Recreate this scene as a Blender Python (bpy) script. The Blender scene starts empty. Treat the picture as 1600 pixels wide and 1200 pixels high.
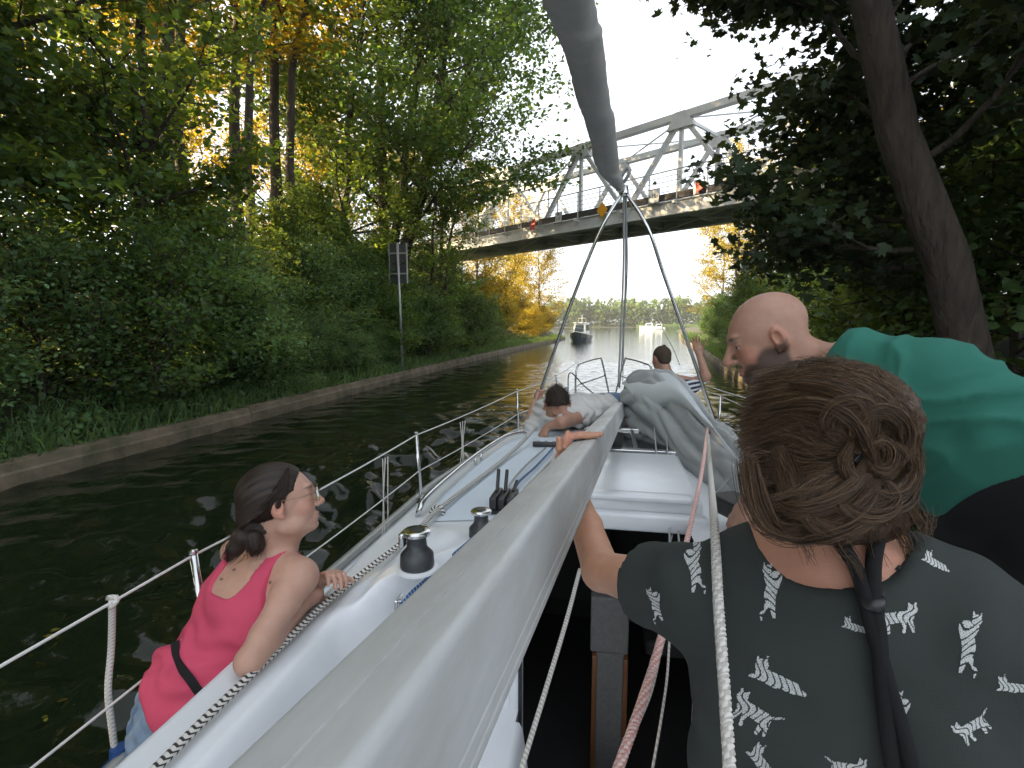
import bpy, bmesh, math, random
import numpy as np
from mathutils import Vector, Matrix
from mathutils.bvhtree import BVHTree

# ------------------------------------------------------------------ camera, sky, sun, exposure
S = bpy.context.scene
F = 800.0                       # focal length in pixels of a 1600 x 1200 picture
EYE = np.array([0.0, 0.0, 2.25])
YAW, PITCH = math.radians(10.55), math.radians(6.63)
cam_d = bpy.data.cameras.new('camera'); cam = bpy.data.objects.new('camera', cam_d)
S.collection.objects.link(cam); S.camera = cam
cam_d.sensor_width = 36.0; cam_d.sensor_fit = 'HORIZONTAL'; cam_d.lens = 36.0*F/1600.0
cam_d.clip_start = 0.05; cam_d.clip_end = 6000
cam.location = EYE; cam.rotation_euler = (math.pi/2-PITCH, 0, YAW)

SUN_AZ_X, SUN_AZ_Y, SUN_EL = -0.95, -0.20, math.radians(25)
w = bpy.data.worlds.new('World'); S.world = w; w.use_nodes = True
nt = w.node_tree; nt.nodes.clear()
wo = nt.nodes.new('ShaderNodeOutputWorld'); bg = nt.nodes.new('ShaderNodeBackground')
sky = nt.nodes.new('ShaderNodeTexSky'); sky.sky_type = 'NISHITA'; sky.sun_disc = False
sky.sun_elevation = SUN_EL; sky.sun_rotation = math.atan2(SUN_AZ_X, SUN_AZ_Y)
sky.air_density = 1.0; sky.dust_density = 3.0; sky.ozone_density = 1.5; sky.altitude = 50
hs = nt.nodes.new('ShaderNodeHueSaturation'); hs.inputs['Saturation'].default_value = 0.42
mixn = nt.nodes.new('ShaderNodeMix'); mixn.data_type = 'RGBA'; mixn.inputs[0].default_value = 0.55; mixn.inputs[7].default_value = (3.15, 3.3, 3.5, 1)   # thin bright haze over the whole sky
nt.links.new(sky.outputs[0], hs.inputs['Color']); nt.links.new(hs.outputs[0], mixn.inputs[6]); nt.links.new(mixn.outputs[2], bg.inputs[0])
bg.inputs[1].default_value = 0.15; nt.links.new(bg.outputs[0], wo.inputs[0])
sl = bpy.data.lights.new('sun', 'SUN'); sl.energy = 5.0; sl.angle = math.radians(0.6); sl.color = (1.0, 0.76, 0.44)
so = bpy.data.objects.new('sun', sl); S.collection.objects.link(so)
n_ = math.hypot(SUN_AZ_X, SUN_AZ_Y)
sd = Vector((SUN_AZ_X/n_*math.cos(SUN_EL), SUN_AZ_Y/n_*math.cos(SUN_EL), math.sin(SUN_EL)))
so.rotation_euler = sd.to_track_quat('Z', 'Y').to_euler(); so.location = (-30, -10, 40)
vs = S.view_settings; vs.view_transform = 'Standard'; vs.look = 'None'; vs.gamma = 1.0; vs.exposure = 1.95
vs.use_curve_mapping = False
S.cycles.max_bounces = 6; S.cycles.transparent_max_bounces = 8; S.cycles.transmission_bounces = 4
S.cycles.diffuse_bounces = 3; S.cycles.glossy_bounces = 3
S.cycles.use_adaptive_sampling = True; S.cycles.adaptive_threshold = 0.025; S.cycles.use_denoising = True
S.cycles.sample_clamp_indirect = 6.0
COL = S.collection

# ------------------------------------------------------------------ authoring helpers
CF = np.array([-math.sin(YAW)*math.cos(PITCH), math.cos(YAW)*math.cos(PITCH), -math.sin(PITCH)])
CR = np.array([math.cos(YAW), math.sin(YAW), 0.0])
CU = np.cross(CR, CF)
def ray(u, v): return CF + CR*((u-800)/F) + CU*((600-v)/F)
def at(u, v, d): return EYE + ray(u, v)*d              # a point d metres deep into the view
def at_z(u, v, z):
    r = ray(u, v); return EYE + r*((z-EYE[2])/r[2])
def at_y(u, v, y):
    r = ray(u, v); return EYE + r*(y/r[1])
def camdir(r, up, f):                                   # a direction given right / up / away as seen
    d = CR*r + np.array([0, 0, 1.0])*up + np.array([-math.sin(YAW), math.cos(YAW), 0])*f
    return d/np.linalg.norm(d)
def nrm(a):
    a = np.asarray(a, float); return a/np.linalg.norm(a)

def tag(o, label=None, cat=None, group=None, kind=None):
    if label: o['label'] = label
    if cat: o['category'] = cat
    if group: o['group'] = group
    if kind: o['kind'] = kind
    return o
def empty(name, loc=(0, 0, 0), label=None, cat=None, group=None):
    o = bpy.data.objects.new(name, None); COL.objects.link(o); o.location = loc
    o.empty_display_size = 0.1
    return tag(o, label, cat, group)
def mesh_np(name, V, Fc, uv=None, smooth=True, col=None):
    """V (n,3); Fc (m,k) int array or list of such arrays; uv per vertex; col per vertex (n,3)."""
    me = bpy.data.meshes.new(name); V = np.asarray(V, np.float32)
    Fl = Fc if isinstance(Fc, list) else [Fc]
    Fl = [np.asarray(f, np.int32) for f in Fl if len(f)]
    me.vertices.add(len(V)); me.vertices.foreach_set('co', V.ravel())
    li = np.concatenate([f.ravel() for f in Fl]); tot = np.concatenate([np.full(len(f), f.shape[1], np.int32) for f in Fl])
    me.loops.add(len(li)); me.loops.foreach_set('vertex_index', li)
    me.polygons.add(len(tot)); st = np.zeros(len(tot), np.int32); st[1:] = np.cumsum(tot)[:-1]
    me.polygons.foreach_set('loop_start', st)
    if smooth: me.polygons.foreach_set('use_smooth', np.ones(len(tot), bool))
    if uv is not None:
        l = me.uv_layers.new(name='UVMap'); l.data.foreach_set('uv', np.asarray(uv, np.float32)[li].ravel())
    if col is not None:
        a = me.color_attributes.new('Col', 'FLOAT_COLOR', 'POINT')
        c4 = np.ones((len(V), 4), np.float32); c4[:, :3] = col; a.data.foreach_set('color', c4.ravel())
    me.update(calc_edges=True); me.validate()
    return me
def obj(name, me, mat=None, parent=None, label=None, cat=None, group=None, kind=None):
    o = bpy.data.objects.new(name, me); COL.objects.link(o)
    if mat is not None and len(me.materials) == 0: me.materials.append(mat)
    if parent is not None:
        o.parent = parent; o.matrix_parent_inverse = Matrix.Translation(-Vector(world_loc(parent)))
    return tag(o, label, cat, group, kind)
def world_loc(o):
    l = Vector(o.location)
    return l if o.parent is None else (l if o.type == 'MESH' else l + world_loc(o.parent))

class MB:
    """collects boxes, bars, tubes and lathes into one mesh (quads and n-gons)"""
    def __init__(s): s.v = []; s.f = []; s.uv = []; s.n = 0
    def add(s, V, Fc, uv=None):
        V = np.asarray(V, float); s.v.append(V); s.f += [tuple(int(i)+s.n for i in f) for f in Fc]
        s.uv.append(np.zeros((len(V), 2)) if uv is None else np.asarray(uv, float)); s.n += len(V); return s
    def box(s, c, h, R=None, bev=0.0):
        c = np.asarray(c, float); h = np.asarray(h, float)
        if bev <= 0:
            V = np.array([[x, y, z] for x in (-1, 1) for y in (-1, 1) for z in (-1, 1)])*h
            Fc = [(0, 1, 3, 2), (4, 6, 7, 5), (0, 4, 5, 1), (2, 3, 7, 6), (0, 2, 6, 4), (1, 5, 7, 3)]
        else:
            b = bm_box(h, bev); V, Fc = b
        if R is not None: V = V @ np.asarray(R).T
        return s.add(V+c, Fc)
    def bar(s, a, b, wd, ht, up=(0, 0, 1), bev=0.0):
        a = np.asarray(a, float); b = np.asarray(b, float); y = nrm(b-a); x = nrm(np.cross(y, up)); z = np.cross(x, y)
        return s.box((a+b)/2, (wd/2, np.linalg.norm(b-a)/2, ht/2), np.stack([x, y, z], 1), bev)
    def tube(s, P, r, n=8, caps=True, closed=False):
        V, Fc, uv = tube_np(P, r, n, closed); base = len(V)
        s.add(V, Fc, uv)
        if caps and not closed:
            k = s.n-base; m = len(P)
            s.f.append(tuple(k+i for i in range(n))[::-1]); s.f.append(tuple(k+(m-1)*n+i for i in range(n)))
        return s
    def lathe(s, c, prof, n=24, axis=(0, 0, 1)):
        z = nrm(axis); x = nrm(np.cross((0, 1, 0.01) if abs(z[1]) < .9 else (1, 0, 0), z)); y = np.cross(z, x)
        a = np.linspace(0, 2*np.pi, n, endpoint=False); V = []
        for r, h in prof: V.append(np.asarray(c)+np.outer(np.cos(a)*r, x)+np.outer(np.sin(a)*r, y)+z*h)
        m = len(prof); V = np.concatenate(V); Fc = []
        for i in range(m-1):
            for j in range(n):
                k = (j+1) % n; Fc.append((i*n+j, i*n+k, (i+1)*n+k, (i+1)*n+j))
        Fc.append(tuple(range(n))[::-1]); Fc.append(tuple((m-1)*n+i for i in range(n)))
        return s.add(V, Fc)
    def mesh(s, name, smooth=False, auto=None):
        me = bpy.data.meshes.new(name); V = np.concatenate(s.v)
        me.from_pydata(V.tolist(), [], s.f)
        uv = np.concatenate(s.uv); l = me.uv_layers.new(name='UVMap')
        li = np.zeros(len(me.loops), np.int32); me.loops.foreach_get('vertex_index', li)
        l.data.foreach_set('uv', uv[li].astype(np.float32).ravel())
        if smooth or auto is not None: me.polygons.foreach_set('use_smooth', np.ones(len(me.polygons), bool))
        if auto is not None: me.set_sharp_from_angle(angle=math.radians(auto))
        me.update(); return me
    def build(s, name, mat, parent=None, smooth=False, auto=None, **k):
        return obj(name, s.mesh(name, smooth, auto), mat, parent, **k)
def bm_box(h, bev):
    bm = bmesh.new(); bmesh.ops.create_cube(bm, size=2.0)
    for v in bm.verts: v.co = Vector((v.co.x*h[0], v.co.y*h[1], v.co.z*h[2]))
    bmesh.ops.bevel(bm, geom=bm.edges[:], offset=bev, segments=2, affect='EDGES', profile=0.5)
    bm.verts.ensure_lookup_table(); V = np.array([v.co[:] for v in bm.verts]); Fc = [tuple(v.index for v in f.verts) for f in bm.faces]
    bm.free(); return V, Fc
def tube_np(P, r, n=8, closed=False):
    P = np.asarray(P, float); m = len(P); r = np.broadcast_to(np.asarray(r, float), (m,))
    if closed: T = np.roll(P, -1, 0)-np.roll(P, 1, 0)
    else: T = np.gradient(P, axis=0)
    T /= np.linalg.norm(T, axis=1)[:, None]+1e-12
    N = np.zeros_like(P); ref = np.array([0, 0, 1.0]) if abs(T[0, 2]) < .9 else np.array([1.0, 0, 0])
    N[0] = nrm(np.cross(T[0], ref))
    for i in range(1, m):
        x = N[i-1]-T[i]*np.dot(N[i-1], T[i]); N[i] = x/(np.linalg.norm(x)+1e-12)
    B = np.cross(T, N); a = np.linspace(0, 2*np.pi, n, endpoint=False)
    V = P[:, None]+(np.cos(a)[None, :, None]*N[:, None]+np.sin(a)[None, :, None]*B[:, None])*r[:, None, None]
    L = np.concatenate([[0], np.cumsum(np.linalg.norm(np.diff(P, axis=0), axis=1))])
    uv = np.stack([np.broadcast_to(a/(2*np.pi), (m, n)), np.broadcast_to(L[:, None], (m, n))], -1).reshape(-1, 2)
    i = np.arange(m if closed else m-1)[:, None]; j = np.arange(n)[None]
    k = (j+1) % n; i2 = (i+1) % m
    Fc = np.stack([i*n+j, i*n+k, i2*n+k, i2*n+j], -1).reshape(-1, 4)
    return V.reshape(-1, 3), Fc, uv
def spline(P, n=8):
    """Catmull-Rom through P, n steps a segment"""
    P = np.asarray(P, float); Q = np.vstack([2*P[0]-P[1], P, 2*P[-1]-P[-2]]); out = []
    for i in range(1, len(Q)-2):
        t = np.linspace(0, 1, n, endpoint=False)[:, None]; a, b, c, d = Q[i-1:i+3]
        out.append(.5*((2*b)+(c-a)*t+(2*a-5*b+4*c-d)*t**2+(-a+3*b-3*c+d)*t**3))
    out.append(P[-1:]); return np.vstack(out)
def rot_to(z, x=None):
    z = nrm(z); x = nrm(np.cross((0, 1, 0), z)) if x is None else nrm(np.asarray(x)-z*np.dot(x, z))
    return np.stack([x, np.cross(z, x), z], 1)

# ------------------------------------------------------------------ materials
def mat(name, base, rough=0.5, metal=0.0, nscale=0, namt=0.0, dark=None, bump=0.0, bscale=200.0, spec=0.5, coat=0.0,
        sss=0.0, attr=False, rough_n=0.0, coords='Object', stretch=None, sheen=0.0, bdist=.01):
    m = bpy.data.materials.new(name); m.use_nodes = True; t = m.node_tree; N = t.nodes; L = t.links
    p = N['Principled BSDF']; p.inputs['Roughness'].default_value = rough; p.inputs['Metallic'].default_value = metal
    p.inputs['Specular IOR Level'].default_value = spec; p.inputs['Coat Weight'].default_value = coat
    if sss: p.inputs['Subsurface Weight'].default_value = sss; p.inputs['Subsurface Radius'].default_value = (1, .35, .2); p.inputs['Subsurface Scale'].default_value = 0.012
    if sheen: p.inputs['Sheen Weight'].default_value = sheen
    tc = N.new('ShaderNodeTexCoord'); co = tc.outputs[coords]
    if stretch is not None:
        mp = N.new('ShaderNodeMapping'); mp.inputs['Scale'].default_value = stretch; L.new(co, mp.inputs[0]); co = mp.outputs[0]
    c = None
    if attr:
        a = N.new('ShaderNodeAttribute'); a.attribute_name = 'Col'; c = a.outputs['Color']
    if nscale:
        n = N.new('ShaderNodeTexNoise'); n.inputs['Scale'].default_value = nscale; n.inputs['Detail'].default_value = 6; n.inputs['Roughness'].default_value = .65
        L.new(co, n.inputs['Vector'])
        r = N.new('ShaderNodeMapRange'); r.inputs[1].default_value = .35; r.inputs[2].default_value = .7; r.inputs[4].default_value = namt
        L.new(n.outputs['Fac'], r.inputs[0])
        x = N.new('ShaderNodeMix'); x.data_type = 'RGBA'; L.new(r.outputs[0], x.inputs[0])
        x.inputs[6].default_value = (*base, 1); x.inputs[7].default_value = (*(dark or [b*.5 for b in base]), 1)
        if c is not None: 
            L.new(c, x.inputs[6])
            mu = N.new('ShaderNodeMix'); mu.data_type = 'RGBA'; mu.blend_type = 'MULTIPLY'; mu.inputs[0].default_value = 1
            L.new(c, mu.inputs[6]); mu.inputs[7].default_value = (*(dark or (.6, .6, .6)), 1); L.new(mu.outputs[2], x.inputs[7])
        c = x.outputs[2]
        if rough_n:
            q = N.new('ShaderNodeMapRange'); q.inputs[3].default_value = rough; q.inputs[4].default_value = rough+rough_n; L.new(n.outputs['Fac'], q.inputs[0]); L.new(q.outputs[0], p.inputs['Roughness'])
    if c is None: p.inputs['Base Color'].default_value = (*base, 1)
    else: L.new(c, p.inputs['Base Color'])
    if bump:
        b = N.new('ShaderNodeTexNoise'); b.inputs['Scale'].default_value = bscale; b.inputs['Detail'].default_value = 4; L.new(co, b.inputs['Vector'])
        bn = N.new('ShaderNodeBump'); bn.inputs['Strength'].default_value = bump; bn.inputs['Distance'].default_value = bdist
        L.new(b.outputs['Fac'], bn.inputs['Height']); L.new(bn.outputs[0], p.inputs['Normal'])
    return m
def leaf_mat(name, base, trans, var=0.5, tw=0.45):
    m = bpy.data.materials.new(name); m.use_nodes = True; t = m.node_tree; N = t.nodes; L = t.links
    p = N['Principled BSDF']; p.inputs['Roughness'].default_value = .5; p.inputs['Specular IOR Level'].default_value = .35
    out = N['Material Output']
    tr = N.new('ShaderNodeBsdfTranslucent'); mx = N.new('ShaderNodeMixShader'); mx.inputs[0].default_value = tw
    a = N.new('ShaderNodeAttribute'); a.attribute_name = 'Col'
    oi = N.new('ShaderNodeObjectInfo')
    h1 = N.new('ShaderNodeHueSaturation'); h2 = N.new('ShaderNodeHueSaturation')
    sp = N.new('ShaderNodeSeparateColor'); L.new(a.outputs['Color'], sp.inputs[0])
    hr = N.new('ShaderNodeMapRange'); hr.inputs[3].default_value = .475; hr.inputs[4].default_value = .515; L.new(sp.outputs[1], hr.inputs[0])
    vr = N.new('ShaderNodeMapRange'); vr.inputs[3].default_value = 1-var; vr.inputs[4].default_value = 1+var; L.new(sp.outputs[0], vr.inputs[0])
    ov = N.new('ShaderNodeMapRange'); ov.inputs[3].default_value = .8; ov.inputs[4].default_value = 1.2; L.new(oi.outputs['Random'], ov.inputs[0])
    mu = N.new('ShaderNodeMath'); mu.operation = 'MULTIPLY'; L.new(vr.outputs[0], mu.inputs[0]); L.new(ov.outputs[0], mu.inputs[1])
    for h, c in ((h1, base), (h2, trans)):
        h.inputs['Color'].default_value = (*c, 1); L.new(hr.outputs[0], h.inputs['Hue']); L.new(mu.outputs[0], h.inputs['Value'])
    L.new(h1.outputs[0], p.inputs['Base Color']); L.new(h2.outputs[0], tr.inputs[0])
    L.new(p.outputs[0], mx.inputs[1]); L.new(tr.outputs[0], mx.inputs[2]); L.new(mx.outputs[0], out.inputs[0])
    return m
# ================================================================== THE SETTING
M = {}
M['leaf'] = leaf_mat('leaf_green', (.065, .13, .042), (.26, .36, .035))
M['leaf_b'] = leaf_mat('leaf_maple', (.06, .12, .04), (.17, .27, .035))
M['leaf_sun_gold'] = leaf_mat('leaf_sunlit_yellow', (.14, .13, .02), (.62, .47, .03), tw=.52)  # low sun's gold put into the leaf colour; drifting yellow leaves share it
M['leaf_shrub'] = leaf_mat('leaf_shrub', (.095, .19, .075), (.24, .32, .06))
M['leaf_shaded'] = leaf_mat('leaf_shaded', (.045, .078, .04), (.11, .15, .03), tw=.35)  # darker copy of the green leaf, the right bank's shade put into its colour
M['bark'] = mat('bark', (.07, .055, .042), .9, nscale=9, namt=.8, dark=(.02, .016, .013), bump=1.0, bscale=16, stretch=(1, 1, .22), bdist=.06)
M['bark_pale'] = mat('bark_pale', (.19, .15, .11), .9, nscale=7, namt=.8, dark=(.07, .055, .04), bump=.7, bscale=20, stretch=(1, 1, .3))
M['soil'] = mat('soil', (.05, .045, .028), .95, nscale=1.3, namt=.9, dark=(.03, .045, .015), bump=.8, bscale=14)
M['concrete'] = mat('mossy_concrete', (.17, .13, .09), .9, nscale=2.2, namt=.95, dark=(.04, .045, .02), bump=.5, bscale=30)
M['steel_paint'] = mat('grey_bridge_paint', (.60, .62, .62), .55, nscale=1.6, namt=.5, dark=(.40, .36, .30))
M['steel_dark'] = mat('dark_deck_steel', (.06, .06, .06), .7, nscale=3, namt=.5, dark=(.12, .08, .05))

def bank_l(y): return np.interp(y, [-20, 32, 48, 66, 80, 90], [-8.1, -8.1, -7.6, -6.7, -6.4, -9.0])
def bank_r(y): return np.interp(y, [-20, 12, 25, 45, 70, 190, 230], [4.7, 4.7, 5.4, 7.6, 9.6, 24, 40])

# water: one sheet, dense near the boat, waves as real geometry where the mesh can carry them
M['water'] = m = bpy.data.materials.new('canal_water'); m.use_nodes = True
t = m.node_tree; N = t.nodes; L = t.links; p = N['Principled BSDF']
p.inputs['Base Color'].default_value = (.008, .013, .006, 1); p.inputs['Roughness'].default_value = .035; p.inputs['IOR'].default_value = 1.333
tc = N.new('ShaderNodeTexCoord'); mp = N.new('ShaderNodeMapping'); mp.inputs['Scale'].default_value = (1.0, .8, 1); L.new(tc.outputs['Object'], mp.inputs[0])
nz = N.new('ShaderNodeTexNoise'); nz.inputs['Scale'].default_value = 2.2; nz.inputs['Detail'].default_value = 4; nz.inputs['Roughness'].default_value = .5; L.new(mp.outputs[0], nz.inputs['Vector'])
bn = N.new('ShaderNodeBump'); bn.inputs['Strength'].default_value = .28; bn.inputs['Distance'].default_value = .12
L.new(nz.outputs['Fac'], bn.inputs['Height']); L.new(bn.outputs[0], p.inputs['Normal'])
def axis(parts):
    a = []
    for lo, hi, st in parts: a.append(np.arange(lo, hi, st))
    return np.concatenate(a+[[parts[-1][1]]])
xs = axis([(-3000, -300, 450), (-300, -40, 40), (-40, -9, 3.1), (-9, 5.2, .062), (5.2, 40, 3), (40, 300, 40), (300, 3000, 450)])
ys = axis([(-300, -20, 40), (-20, -1, 1.5), (-1, 15, .052), (15, 34, .12), (34, 80, .8), (80, 300, 12), (300, 3000, 300)])
X, Y = np.meshgrid(xs, ys, indexing='ij'); Z = np.zeros_like(X)
rg = np.random.default_rng(5)
near = np.clip((X+9)/1.0, 0, 1)*np.clip((5.2-X)/1.0, 0, 1)*np.clip((34-Y)/6, 0, 1)*np.clip((Y+1)/1, 0, 1)
wake = np.exp(-((X+3.2)/2.0)**2-((Y-6.5)/4.2)**2)+.5*np.exp(-((X-3.0)/1.5)**2-((Y-7)/5)**2)
for i in range(40):
    lam = rg.uniform(.24, 1.15); a = rg.uniform(0, 2*np.pi) if i % 2 else rg.normal(math.pi/2, .5); k = 2*np.pi/lam
    amp = .0050*lam**1.0*(.42+7.0*wake) if lam < .8 else .0048*lam*(.5+2.4*wake)
    ph = rg.uniform(0, 6.28); wob = .5*np.sin(X*rg.uniform(.5, 1.4)+ph)+.5*np.sin(Y*rg.uniform(.3, .9)+2*ph)
    Z += near*amp*np.sin(k*(X*math.cos(a)+Y*math.sin(a))+ph+wob)
nx, ny = X.shape; i = np.arange(nx-1)[:, None]; j = np.arange(ny-1)[None]
Fc = np.stack([i*ny+j, (i+1)*ny+j, (i+1)*ny+j+1, i*ny+j+1], -1).reshape(-1, 4)
obj('water', mesh_np('water', np.stack([X, Y, Z], -1).reshape(-1, 3), Fc), M['water'], kind='structure')

def height_left(x, y):
    s = bank_l(y)-x
    h = np.interp(s, [0, .4, 1.2, 3.5, 8, 20, 60], [.18, .26, .6, 2.6, 3.4, 4.2, 5.0])
    h = h*np.clip((96-y)/14, .05, 1)*np.interp(y, [40, 52], [1, .72])
    return h+.12*np.sin(x*1.7+y*.6)*np.sin(y*1.1)*np.clip(s, 0, 1)
def height_right(x, y):
    s = x-bank_r(y)
    h = np.interp(s, [0, .3, 1.2, 4, 9, 30, 80], [.16, .3, .9, 2.2, 3.2, 4.2, 5])
    return h*np.interp(y, [60, 120], [1, .55])+.1*np.sin(x*1.5-y*.7)*np.clip(s, 0, 1)
def sheet(name, s_ax, y_ax, fx, fz, material):
    A, Yg = np.meshgrid(s_ax, y_ax, indexing='ij'); Xg = fx(A, Yg); Zg = fz(Xg, Yg); a, b = A.shape
    i = np.arange(a-1)[:, None]; j = np.arange(b-1)[None]
    Fq = np.stack([i*b+j, (i+1)*b+j, (i+1)*b+j+1, i*b+j+1], -1).reshape(-1, 4)
    return obj(name, mesh_np(name, np.stack([Xg, Yg, Zg], -1).reshape(-1, 3), Fq), material, kind='structure')
sa = np.array([0, .2, .5, 1, 1.6, 2.4, 3.2, 4, 5, 6.5, 8, 11, 15, 20, 28, 40, 60, 90])
sheet('left_bank', sa, np.arange(-22, 97, 1.0), lambda s, y: bank_l(y)-s, height_left, M['soil'])
sheet('right_bank', sa, np.concatenate([np.arange(-22, 100, 1.0), np.arange(100, 236, 6)]), lambda s, y: bank_r(y)+s, height_right, M['soil'])
mb = MB(); mb.add([(-4000, -4000, -2.2), (4000, -4000, -2.2), (4000, 4000, -2.2), (-4000, 4000, -2.2)], [(0, 1, 2, 3)])
mb.build('ground', M['soil'], kind='structure')
# far shore of the lake
X, Y = np.meshgrid(np.linspace(-900, 900, 60), np.array([395, 400, 410, 430, 480, 700]), indexing='ij')
Z = np.interp(Y, [395, 400, 430, 700], [-1, .4, 1.5, 5.0])+0*X
a, b = X.shape; i = np.arange(a-1)[:, None]; j = np.arange(b-1)[None]
obj('far_shore', mesh_np('far_shore', np.stack([X, Y, Z], -1).reshape(-1, 3), np.stack([i*b+j, (i+1)*b+j, (i+1)*b+j+1, i*b+j+1], -1).reshape(-1, 4)), M['soil'], kind='structure')

# canal walls: cast in lengths, each a part
def canal_wall(name, label, fx, sgn, y0, y1, step):
    root = empty(name, (fx(y0), y0, 0), label, 'canal wall')
    rr = random.Random(3); y = y0
    while y < y1:
        ye = min(y+step*rr.uniform(.85, 1.2), y1); P = []
        n = max(2, int((ye-y)/1.0)+1); yy = np.linspace(y+.012, ye-.012, n)
        prof = [(-.02, -1.0), (-.03, .20), (-.0, .235), (.02, .345), (.05, .36), (.30, .35), (.34, .30), (.36, -.2)]
        dz = rr.uniform(-.012, .012); V = []; Fq = []; k = len(prof)
        for q, yq in enumerate(yy):
            for (s, z) in prof: V.append((fx(yq)+sgn*s, yq, z+dz+(.008*math.sin(yq*5.1+s*30) if z > .2 else 0)))
        for q in range(n-1):
            for e in range(k-1): Fq.append((q*k+e, q*k+e+1, (q+1)*k+e+1, (q+1)*k+e))
        Fq += [tuple(range(k)), tuple((n-1)*k+e for e in range(k))[::-1]]
        MB().add(V, Fq).build('wall_segment', M['concrete'], root); y = ye
    return root
canal_wall('canal_wall', 'low mossy concrete wall along the left bank of the canal', lambda y: float(bank_l(y)), -1, -6, 88, 5.5)
canal_wall('canal_wall', 'low concrete wall along the right bank under the bushes', lambda y: float(bank_r(y)), 1, -4, 120, 8)

# ------------------------------------------------------------------ trees
LEAF6 = np.array([(0, -.5, 0), (.34, -.2, .07), (.27, .2, .06), (0, .55, 0), (-.27, .2, .06), (-.34, -.2, .07)])
LEAF6F = np.array([(0, 1, 2, 3), (0, 3, 4, 5)])
MAPLE = np.array([(0, -.35, 0), (.22, -.42, .03), (.55, -.1, .06), (.24, .06, .03), (.38, .42, .07), (.1, .3, .02), (0, .62, 0),
                  (-.1, .3, .02), (-.38, .42, .07), (-.24, .06, .03), (-.55, -.1, .06), (-.22, -.42, .03)])
MAPLEF = [np.array([(0, 1, 2, 3), (0, 3, 4, 5), (0, 5, 6, 7), (0, 7, 8, 9), (0, 9, 10, 11)])]
LEAF4 = np.array([(0, -.5, 0), (.3, 0, .05), (0, .5, 0), (-.3, 0, .05)]); LEAF4F = np.array([(0, 1, 2, 3)])
def leaves(C, size, rg, shape='6', up=1.0, clump=None, droop=.35):
    T, Fq = {'6': (LEAF6, LEAF6F), '4': (LEAF4, LEAF4F), 'm': (MAPLE, MAPLEF[0])}[shape]
    n = len(C); Nn = rg.normal(0, .62, (n, 3)); Nn[:, 2] += up; Nn /= np.linalg.norm(Nn, axis=1)[:, None]
    D = rg.normal(0, 1, (n, 3)); D[:, 2] -= droop; D -= Nn*(D*Nn).sum(1)[:, None]; D /= np.linalg.norm(D, axis=1)[:, None]+1e-9
    W = np.cross(D, Nn); s = size*rg.uniform(.45, 1.4, n)
    V = C[:, None]+(T[None, :, 0:1]*W[:, None]+T[None, :, 1:2]*D[:, None]+T[None, :, 2:3]*Nn[:, None])*s[:, None, None]
    k = len(T); Fo = (np.arange(n)[:, None, None]*k+Fq[None]).reshape(-1, Fq.shape[1])
    col = np.zeros((n, 3)); col[:, 0] = rg.uniform(0, 1, n) if clump is None else np.clip(.5*rg.uniform(0, 1, n)+.5*clump, 0, 1); col[:, 1] = rg.uniform(0, 1, n)
    return V.reshape(-1, 3), Fo, np.repeat(col, k, 0)
def branch_pts(a, d, L, rg, n=6, bend=.25, rise=.25):
    P = [np.asarray(a, float)]; d = nrm(d)
    for i in range(n-1):
        d = nrm(d+rg.normal(0, bend, 3)*.5+np.array([0, 0, rise*.35])); P.append(P[-1]+d*L/(n-1))
    return np.array(P)
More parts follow.
